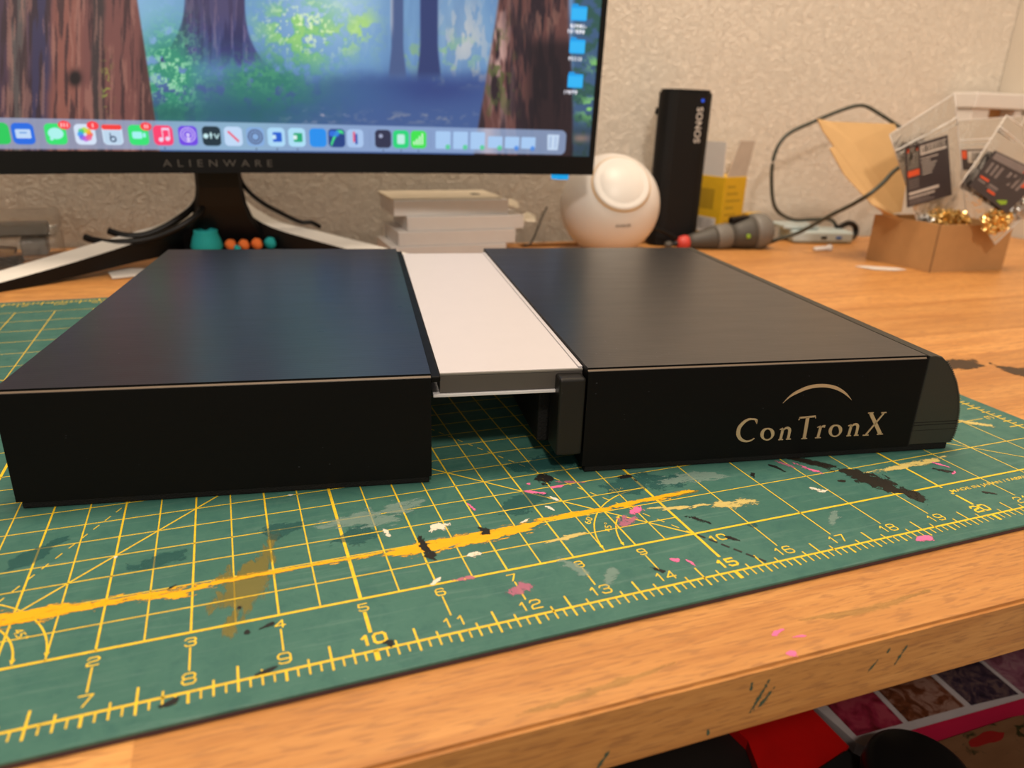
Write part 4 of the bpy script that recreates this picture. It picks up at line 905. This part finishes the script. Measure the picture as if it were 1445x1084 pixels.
# yellow carton with open flaps
yb = empty('yellow_carton', (31.9, 24.2, -.1), math.radians(14), 'open yellow carton with white flaps and a barcode, right of the speaker', 'box')
yc = box('carton_body', 0, 1.65, 0, 1.75, 0, 3.12, M['yb'], yb, .03)
yf = [(0, 1, 2, 3), (7, 6, 5, 4), (0, 4, 5, 1), (3, 2, 6, 7), (0, 3, 7, 4), (1, 5, 6, 2)]
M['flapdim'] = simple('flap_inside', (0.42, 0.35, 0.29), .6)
mesh('flap', [(.02, .15, 3.10), (.02, 1.70, 3.10), (-.10, 1.70, 4.75), (-.10, .15, 4.75), (.06, .15, 3.10), (.06, 1.70, 3.10), (-.06, 1.70, 4.75), (-.06, .15, 4.75)], yf, M['card'], yb)['label'] = 'white left flap'
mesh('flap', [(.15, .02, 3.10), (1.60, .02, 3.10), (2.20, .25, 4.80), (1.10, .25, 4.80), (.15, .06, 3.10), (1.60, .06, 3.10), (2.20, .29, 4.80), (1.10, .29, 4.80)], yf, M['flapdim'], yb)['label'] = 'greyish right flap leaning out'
t = Flat(); t.rect(.25, .35, 1.45, 1.10, 0)
xx = .35
while xx < 1.35:
    w_ = random.choice((.03, .05, .08)); t.rect(xx, .5, xx + w_, 1.05, 1); xx += w_ + random.choice((.03, .05))
t.rect(.3, 1.5, 1.2, 2.5, 2)
M['brownp'] = simple('brown_print', (0.42, 0.26, 0.008), .5)
t.build('barcode_print', [M['card'], M['inkblack'], M['brownp']], yc, frame=lambda a, b: (-.004, 1.75 - a, b))
t = Flat()
for i in range(6): t.rect(.25, .9 + i * .34, 1.35 - .25 * (i % 3), .99 + i * .34, 0)
t.rect(.3, .3, .9, .6, 0); t.build('small_print', [M['brownp']], yc, frame=lambda a, b: (a, -.004, b))
yb2 = box('yellow_packet', -.5, .5, -.3, .3, 0, 1.25, M['yb'], None, .05, loc=(34.6, 25.1, -.1)); tag(yb2, 'small yellow packet beside the yellow carton', 'box')

# grey cordless tool lying on the desk
d_ = Vector((33.35 - 28.9, 22.25 - 22.75, .80 - .22)); ql = d_.to_track_quat('Z', 'X').to_euler()
to = empty('cordless_tool', (28.85, 22.75, .18), 0, 'grey cordless screwdriver with a red collar, lying in front of the yellow carton', 'tool', rot=ql)
Lt = d_.length
lathe('bit', [(.10, -.75), (.12, -.1), (.12, 0)], M['blackpl'], to, 12); lathe('chuck_ball', [(.05, -.9), (.17, -.8), (.18, -.6), (.08, -.5)], M['dgrey'], to, 14)
lathe('collar', [(.20, -.25), (.30, -.1), (.34, .15), (.30, .30)], M['red'], to, 20)['label'] = 'red collar'
lathe('nose', [(.30, .28), (.36, .6), (.46, 1.1), (.55, 1.5), (.56, 1.65)], M['dgrey'], to, 24)
lathe('grip_ring', [(.58, 1.65), (.60, 1.75), (.60, 2.35), (.56, 2.4)], M['mgrey'], to, 24)
lathe('handle', [(.55, 2.4), (.66, 2.8), (.78, 3.3), (.80, 3.5), (.78, 3.55)], M['dgrey'], to, 28)
lathe('end_cap', [(.80, 3.55), (.88, 3.7), (.88, 4.0), (.80, 4.3), (.60, 4.52), (.3, 4.62), (.01, 4.65)], M['mgrey'], to, 28)
box('trigger', .40, .85, -.25, .25, 2.5, 3.4, M['blackpl'], to, .08)
tag(box('green_lamp', -.09, .09, .66, .80, 2.95, 3.12, M['inkgreen'], to, .03), 'green spot')

# pale hub with cable coil
hb = empty('usb_hub', (37.2, 23.35, -.1), -.25, 'pale blue-white power hub with two ports, lying by the wall', 'hub')
box('hub_body', -1.5, 1.7, -.85, .95, .04, .62, M['hub'], hb, .14, 3)
box('port', -.05, .25, -.87, -.80, .24, .38, M['blackpl'], hb, .02); box('port', .75, 1.05, -.87, -.80, .24, .38, M['bluep'], hb, .02)['label'] = 'blue port'
box('hub_top', -1.9, .0, -.4, 1.1, .62, .85, M['hub'], hb, .1, 3)
loop = [(39.0, 23.6, .35), (38.2, 23.4, .95), (37.0, 23.5, .98), (35.8, 23.5, 1.0), (34.65, 23.5, 1.55), (34.15, 23.5, 2.75), (34.05, 23.5, 4.1), (34.6, 23.5, 5.05), (36.1, 23.5, 5.70), (37.8, 23.5, 6.30), (38.9, 23.4, 6.52), (39.9, 23.2, 6.15), (40.9, 22.8, 5.6), (41.2, 21.6, 5.1), (40.0, 20.8, 4.8), (38.4, 19.2, 4.5), (36.9, 18.0, 4.35), (35.73, 17.75, 3.91), (35.0, 17.6, 3.38), (34.35, 17.6, 2.91), (34.4, 18.5, 2.36), (34.26, 19.5, 1.76), (34.0, 20.8, .87), (33.44, 21.5, .43), (33.3, 22.3, .08), (33.2, 23.3, -.01)]
tag(tube('loop_cable', loop, .09, M['cable'], seg=10), 'dark grey-green cable rising in one big loop against the wall', 'cable')
cp_ = [(38.6, 23.3, .5), (39.4, 23.4, .75), (40.0, 23.5, .55), (40.0, 23.4, .15), (39.4, 23.2, .0), (38.9, 23.2, .10)]
tag(tube('cable', cp_, .15, M['blackpl'], seg=10), 'thick black plug lead curled at the right end of the hub', 'cable')
bt = tag(lathe('white_screw', [(.10, 0), (.10, .9), (.17, .92), (.17, 1.05), (.02, 1.08)], M['white'], None, 12, loc=(34.9, 20.7, .04), rot=(0, PI / 2, .1)), 'small cream plastic pin lying in front of the hub', 'pin')
scrap('paper_scrap', [(34.15, 17.35), (34.6, 17.25), (35.7, 16.6), (35.9, 16.25), (35.2, 16.2), (34.4, 16.6)], -.098, M['white'], 'thin white paper scrap beside the cardboard box', 'paper', .02, .03)

# ------------------------------------------------------------------ cardboard box with bags of inserts
kb = empty('cardboard_box', (36.49, 15.6, -.1), math.radians(-4), 'open brown cardboard box holding clear bags of brass inserts', 'box')
W_, D_, H_ = 3.97, 3.15, 2.0
box('front_wall', 0, W_, 0, .07, 0, H_, M['kraft'], kb, .012); box('back_wall', 0, W_, D_ - .07, D_, 0, H_, M['kraft'], kb, .012)
box('left_wall', 0, .07, .07, D_ - .07, 0, H_ + .02, M['kraft'], kb, .012); box('right_wall', W_ - .07, W_, .07, D_ - .07, 0, H_, M['kraft'], kb, .012); box('bottom', .07, W_ - .07, .07, D_ - .07, 0, .06, M['kraft'], kb, .01)
box('dark_corner_strip', -.012, .02, -.012, .02, 0, H_, M['kraftdark'], kb, 0); box('inner_fold', .09, .16, .1, D_ - .1, .1, H_ - .02, M['kraftdark'], kb, .01)  # dark strip added so the corner line shows between the walls
def sheet(name, pts, fs, m, parent, th=.06, nrm=(0, 1, 0), **kw):
    n = len(pts); T_ = Vector(nrm) * th; vs = list(pts) + [tuple(Vector(p) + T_) for p in pts]
    F_ = [f for f in fs] + [tuple(n + i for i in reversed(f)) for f in fs]
    ed = {}
    for f in fs:
        for a, b in zip(f, f[1:] + f[:1]): ed[(a, b)] = ed.get((a, b), 0) + 1
    for (a, b) in ed:
        if (b, a) not in ed: F_.append((b, a, n + a, n + b))
    return mesh(name, vs, F_, m, parent, **kw)
kf = empty('kraft_flap', (0, 0, 0), 0, None, None); bpy.data.objects.remove(kf)
for ch in [o for o in bpy.data.objects if o.parent == kb]:     # the carton has gone a little out of square
    for v in ch.data.vertices: v.co.x -= 0.17 * v.co.y
inv = Matrix.Rotation(math.radians(4), 4, 'Z') @ Matrix.Translation((-36.49, -15.6, .1))
L_ = lambda p: tuple(inv @ Vector(p))
sheet('lid_flap', [L_(p) for p in ((36.20, 18.3, 1.95), (37.6, 18.62, 2.0), (38.2, 19.3, 3.8), (37.6, 20.0, 5.74), (33.85, 20.0, 5.76), (35.0, 19.6, 4.9), (35.9, 19.1, 3.6))], [(0, 1, 2, 3, 4, 5, 6)], M['kraftin'], kb)['label'] = 'raised kraft lid flap'
sheet('side_flap', [L_(p) for p in ((36.22, 17.4, 1.92), (36.22, 18.25, 1.97), (35.9, 19.05, 3.6), (35.0, 19.55, 4.9), (33.85, 19.95, 5.76), (33.05, 19.9, 5.86), (33.30, 19.7, 5.36), (33.80, 19.45, 4.75), (33.55, 19.4, 4.66), (34.15, 18.9, 3.60), (35.1, 18.0, 2.45))], [(0, 1, 2, 3, 4, 5, 6, 7, 8, 9, 10)], M['kraftin'], kb)['label'] = 'torn narrow kraft flap'
box('fold_shadow_gap', 0, 0.02, 0, .02, 0, .02, M['kraftdark'], kb, 0, loc=(.1, .1, .1)); bpy.data.objects.remove(bpy.data.objects['fold_shadow_gap'])

def bag(name, c, n=14, bulge=.28, bd=Vector((0, -1, 0)), label='', cat='bag', seed=1):
    """zip bag: two crumpled film sheets between corners c = TL, TR, BR, BL"""
    TL, TR, BR, BL = map(Vector, c); e = empty(name, tuple(BL), 0, label, cat, 'zip bags standing in the cardboard box')
    vs, fs = [], []
    for s_ in (1, -1):
        b = len(vs)
        for j in range(n + 1):
            for i in range(n + 1):
                a, q = i / n, j / n
                p = TL * (1 - a) * (1 - q) + TR * a * (1 - q) + BR * a * q + BL * (1 - a) * q
                k = (math.sin(PI * a) ** .6) * (math.sin(PI * min(1, q * 1.05)) ** .7) if 0 < a < 1 and 0 < q < 1 else 0
                k *= .35 + .65 * q
                w_ = mnoise.noise(Vector((a * 5 + seed * 9, q * 5, s_ * 3))) * .07 + mnoise.noise(Vector((a * 13 + seed, q * 11, s_))) * .035
                edge = 0 if (a in (0, 1) or q in (0, 1)) else 1
                vs.append(tuple(p + bd * (s_ * (bulge * k + .01) + w_ * edge * (.6 + .4 * q)) - BL))
        for j in range(n):
            for i in range(n):
                k = b + j * (n + 1) + i; fs.append((k, k + 1, k + n + 2, k + n + 1))
    mesh('film', vs, fs, M['film'], e, smooth=True)
    # zip ridge and folded lip
    for q0 in (.16, .20):
        a, b_ = TL * (1 - q0) + BL * q0 - BL, TR * (1 - q0) + BR * q0 - BL
        tube('zip_ridge', [tuple(a + bd * .05), tuple((a + b_) / 2 + bd * .07), tuple(b_ + bd * .05)], .028, M['white'] if q0 < .18 else M['film'], e, 6, 3)
    for A_, B_ in ((TL, BL), (TR, BR), (TL, TR)):
        tube('seam', [tuple(A_ - BL), tuple((A_ + B_) / 2 - BL + bd * .02), tuple(B_ - BL)], .022, M['white'], e, 6, 3)
    return e, BL
def inserts(parent, BL, cx, cy, cz, rx, ry, rz_, n, m, seed):
    """heap of small knurled inserts"""
    rnd = random.Random(seed); vs, fs = [], []
    for _ in range(n):
        while True:
            p = Vector((rnd.uniform(-1, 1), rnd.uniform(-1, 1), rnd.uniform(-1, 1)))
            if p.length < 1: break
        c = Vector((cx + p.x * rx, cy + p.y * ry, cz + p.z * rz_)) - BL; ax = Vector((rnd.gauss(0, 1), rnd.gauss(0, 1), rnd.gauss(0, 1))).normalized()
        v2, f2 = tube_vf([c - ax * .08, c - ax * .03, c + ax * .03, c + ax * .08], [.062, .062, .05, .062], 6); b = len(vs); vs += v2; fs += [tuple(b + i for i in f) for f in f2]
    o = mesh('brass_insert' if m is M['brass'] else 'steel_insert', vs, fs, m, parent); o['kind'] = 'stuff'; return o
def label_print(parent, BL, corners, kind, off):
    fr0 = quadframe(*corners, off=tuple(Vector(off))); fr = lambda a, b: tuple(Vector(fr0(a, b)) - BL)
    c2 = [tuple(Vector(fr(a, b))) for a, b in ((0, 0), (1, 0), (1, 1), (0, 1))]
    parent = sheet('label_sticker', c2, [(0, 1, 2, 3)], M['label'], parent, .012)
    t = Flat(); rnd = random.Random(3)
    if kind == 'back':                        # corners are BL, BR, TR, TL
        t.rect(.04, .62, .29, .97, 4); t.rect(.34, .80, .95, .95, 0)
        x_ = .37
        while x_ < .93:
            w_ = rnd.choice((.012, .02, .03)); t.rect(x_, .83, x_ + w_, .94, 2); x_ += w_ + rnd.choice((.012, .02))
        t.rect(.04, .50, .30, .60, 3); [t.line(*q, .022, 0) for q in ((.08, .68, .13, .90), (.13, .90, .17, .72), (.17, .72, .22, .92), (.22, .92, .25, .70), (.07, .80, .26, .84))]; t.rect(.04, .90, .10, .97, 3); t.rect(.23, .90, .29, .97, 3)
        for i, (a, b) in enumerate(((.34, .74), (.34, .56), (.36, .70), (.36, .66), (.36, .62), (.36, .58))): t.rect(a, .73 - i * .05, b, .745 - i * .05, 0)
        for i in range(5): t.rect(.05, .44 - i * .035, .28, .453 - i * .035, 1)
        t.rect(.05, .20, .72, .245, 0); t.rect(.05, .14, .62, .165, 0); t.rect(.05, .09, .5, .11, 1); t.rect(.05, .045, .6, .065, 1)
    elif kind == 'code':
        t.rect(.0, .55, .10, .95, 3); t.rect(.12, .35, .95, .92, 0); x_ = .2
        while x_ < .62:
            w_ = rnd.choice((.012, .02, .035)); t.rect(x_, .42, x_ + w_, .85, 2); x_ += w_ + rnd.choice((.015, .02))
        t.rect(.12, .15, .8, .2, 1)
    else:
        t.rect(.04, .80, .66, .97, 1); t.text('ruthex', .34, .885, .15, 1.15, mi=0, thick=.006); t.rect(.74, .84, .92, .86, 0); t.rect(.62, .82, .67, .88, 3)
        for i, x_ in enumerate((.08, .18, .28, .46, .56, .66, .76)):
            t.rect(x_, .45, x_ + .05, .73 - .03 * (i % 2), 1); t.rect(x_ + .015, .68, x_ + .035, .72, 0)
        t.poly([(.80, .55), (.93, .60), (.93, .73), (.80, .70)], 3)
        t.rect(.06, .30, .25, .35, 3); t.rect(.06, .22, .22, .26, 1); t.rect(.30, .25, .50, .30, 1); t.rect(.34, .13, .52, .18, 3); t.rect(.28, .20, .5, .22, 1)
        t.poly([(.62, .08), (.76, .06), (.84, .13), (.80, .20), (.70, .14)], 5)
    t.build('label_print', [M['ink'], M['inkgrey'], M['inkblack'], M['inkred'], M['mgrey'], M['inkgreen']], parent, frame=lambda a, b: tuple(Vector(fr(a, b)) + Vector(off).normalized() * .012))
# back bag (between the other two)
e2, b2 = bag('zip_bag', ((38.55, 17.9, 5.95), (42.7, 17.7, 6.25), (40.2, 17.2, .7), (38.4, 17.3, .8)), label='clear zip bag at the back, barcode label partly hidden', seed=5, bulge=.2)
label_print(e2, b2, ((39.11, 17.35, 3.96), (42.0, 17.3, 3.96), (41.8, 17.4, 4.88), (38.83, 17.4, 4.80)), 'code', (0, -.04, 0))
inserts(e2, b2, 39.4, 17.2, 1.5, .8, .25, .55, 120, M['steel'], 4)
e1, b1 = bag('zip_bag', ((34.33, 17.1, 5.35), (37.5, 17.2, 7.01), (39.6, 16.7, 1.3), (36.85, 16.8, 1.45)), label='tall clear zip bag on the left with an upright charcoal barcode label', seed=2, bulge=.22)
label_print(e1, b1, ((35.33, 16.42, 2.51), (37.71, 16.42, 3.01), (36.68, 16.42, 5.42), (34.52, 16.42, 4.89)), 'back', (0, -.03, 0))
inserts(e1, b1, 38.1, 16.5, 1.85, 1.15, .30, .50, 380, M['brass'], 8)
inserts(e1, b1, 37.0, 16.6, 1.85, .4, .2, .3, 20, M['steel'], 18)
e3, b3 = bag('zip_bag', ((38.25, 15.25, 6.22), (42.98, 15.2, 4.29), (38.95, 14.85, 1.15), (36.4, 15.1, 3.53)), label='clear zip bag leaning over the box edge with a tilted charcoal label', seed=7, bulge=.22)
label_print(e3, b3, ((36.60, 14.85, 3.55), (39.0, 14.75, 2.45), (40.85, 14.85, 3.98), (37.72, 15.0, 4.91)), 'front', (0, -.03, 0))
inserts(e3, b3, 38.75, 14.85, 2.10, .85, .16, .50, 190, M['brass'], 11)
inserts(e3, b3, 40.0, 14.9, 2.6, .6, .16, .5, 80, M['steel'], 12)
# white shelf riser at the far right
rs_ = empty('white_riser', (46.65, 23.6, -.1), -.05, 'white plastic riser shelf standing behind the bags at the right edge', 'shelf')
box('top_board', 0, 3.8, -.1, 1.5, 6.72, 7.52, M['white'], rs_, .08, 2); box('side_panel', .12, 1.35, .1, 1.4, 0, 6.71, M['white'], rs_, .05); box('side_panel', 3.2, 3.7, .1, 1.4, 0, 6.71, M['white'], rs_, .05); box('back_rail', 1.36, 3.19, 1.0, 1.3, 4.6, 6.71, M['kraft'], rs_, .02)

# ------------------------------------------------------------------ things under the desk edge
ZB = -8.0
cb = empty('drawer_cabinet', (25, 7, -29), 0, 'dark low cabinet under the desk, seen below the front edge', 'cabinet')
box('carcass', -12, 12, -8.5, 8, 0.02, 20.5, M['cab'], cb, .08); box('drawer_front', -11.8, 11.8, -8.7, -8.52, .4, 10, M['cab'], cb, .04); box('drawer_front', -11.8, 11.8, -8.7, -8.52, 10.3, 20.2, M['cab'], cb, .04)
zt = -8.5
scrap_red = empty('red_folder', (20, 4, zt), 0, 'glossy bright red folder lying under the desk front, left of the catalogue', 'folder')
M['redgloss'] = simple('glossy_red_card', (0.34, 0.002, 0.002), .35, var=.2)
frombm('cover', prism_bm([(-.85, 1.2), (1.62, 1.2), (1.62, -1.35), (-.35, -2.1), (-.95, -1.35), (-.60, -.4)], .02, .32), M['redgloss'], scrap_red); frombm('pages', prism_bm([(-.8, 1.15), (1.58, 1.15), (1.58, -1.30), (-.35, -2.0), (-.90, -1.30), (-.57, -.38)], .0, .018), M['card'], scrap_red)
ct = empty('catalogue', (24.4, 4, zt), -.03, 'open food catalogue with photo tiles in white frames above a pink band', 'magazine')
M['page'] = simple('catalogue_page', (.30, .27, .28), .4); M['pinkb'] = simple('pink_band', (.30, .006, .035), .4, var=.1)
frombm('page_block', prism_bm([(-2.85, 1.3), (5.5, 1.3), (5.5, -3.3), (-1.2, -3.3), (-2.5, -1.4)], .0, .34), M['page'], ct)
def tile(name, pts, cols, seed):
    m = N(name + '_print'); f = m.noise(m.coords((1, 1, 1)), 1.4 + seed * .2, 5, .65, 1.5)
    m.set(Base_Color=m.ramp(f, [(.32, cols[0]), (.48, cols[1]), (.60, cols[2])]), Roughness=.35)
    frombm(name, prism_bm(pts, .341, .352), m.m, ct)
tile('photo_tile', [(-2.35, 1.2), (-.72, 1.2), (-.92, -1.28), (-2.35, -1.25)], ((.06, .003, .005), (.17, .01, .03), (.22, .03, .05)), 1)
tile('photo_tile', [(-.55, 1.2), (1.22, 1.2), (1.08, -1.32), (-.75, -1.28)], ((.03, .008, .004), (.09, .025, .01), (.18, .10, .08)), 2)
tile('photo_tile', [(1.42, 1.2), (3.05, 1.2), (2.85, -1.42), (1.28, -1.34)], ((.006, .005, .010), (.025, .015, .028), (.08, .05, .05)), 3)
tile('photo_tile', [(3.2, 1.2), (5.2, 1.2), (5.2, -1.5), (3.0, -1.44)], ((.07, .02, .03), (.14, .05, .08), (.18, .09, .11)), 4)
frombm('pink_strip', prism_bm([(-2.0, -1.50), (5.4, -1.62), (5.4, -2.25), (-1.6, -2.25)], .341, .355), M['pinkb'], ct)
tile('photo_tile', [(-1.55, -2.3), (5.4, -2.3), (5.4, -3.25), (-1.2, -3.25)], ((.05, .004, .01), (.25, .02, .05), (.4, .05, .08)), 5)
pk = empty('recipe_booklet', (25.2, 1.55, zt + .36), -.02, 'brown printed booklet with herbs and red fruit, lying on the pink band', 'booklet')
mk = N('booklet_print'); f_ = mk.noise(mk.coords((1, 1, 1)), 2.6, 5, .6, .6); g_ = mk.noise(mk.coords((.5, 2.5, 1)), 1.5, 4)
mk.set(Base_Color=mk.mix(mk.ramp(f_, [(.60, 0.0), (.66, 1.0)]), mk.mix(g_, (.075, .032, .013), (.14, .07, .035)), (.014, .014, .004)), Roughness=.4)
ply = [(-1.75, .35), (.95, .35), (1.35, .30), (1.55, -.10), (1.55, -2.2), (-1.9, -2.2), (-1.9, -.1)]
frombm('cover', prism_bm(ply, .0, .14), mk.m, pk)
frombm('red_print', prism_bm(blob(-.35, .05, .52, .16, .0, seed=4), .141, .146), simple('booklet_red', (.16, .006, .006), .4), pk); frombm('red_print', prism_bm(blob(1.2, -.75, .35, .35, .0, seed=5), .141, .146), simple('booklet_red_b', (.16, .006, .006), .4), pk)
kn = empty('round_container', (21.95, 1.15, zt + .36), 0, 'round glossy black container lying on the catalogue under the desk edge', 'container')
lathe('dome', [(1.06, 0), (1.11, .15), (1.11, .55), (1.04, .80), (.88, .92), (.01, .95)], M['blackpl'], kn, 40); lathe('rim_band', [(1.115, .30), (1.125, .34), (1.125, .44), (1.115, .48)], M['blackpl'], kn, 40)
wr = empty('black_wrapper', (20.6, 1.9, zt + .33), .2, 'black wrapper with yellow and white print beside the red folder', 'wrapper')
box('foil', -.7, .9, -.5, .45, 0, .12, M['blackmat'], wr, .04); box('yellow_print', -.45, -.35, -.35, .35, .121, .126, M['yellow'], wr, 0); box('white_print', -.1, .05, -.1, .30, .121, .126, M['ink'], wr, 0)
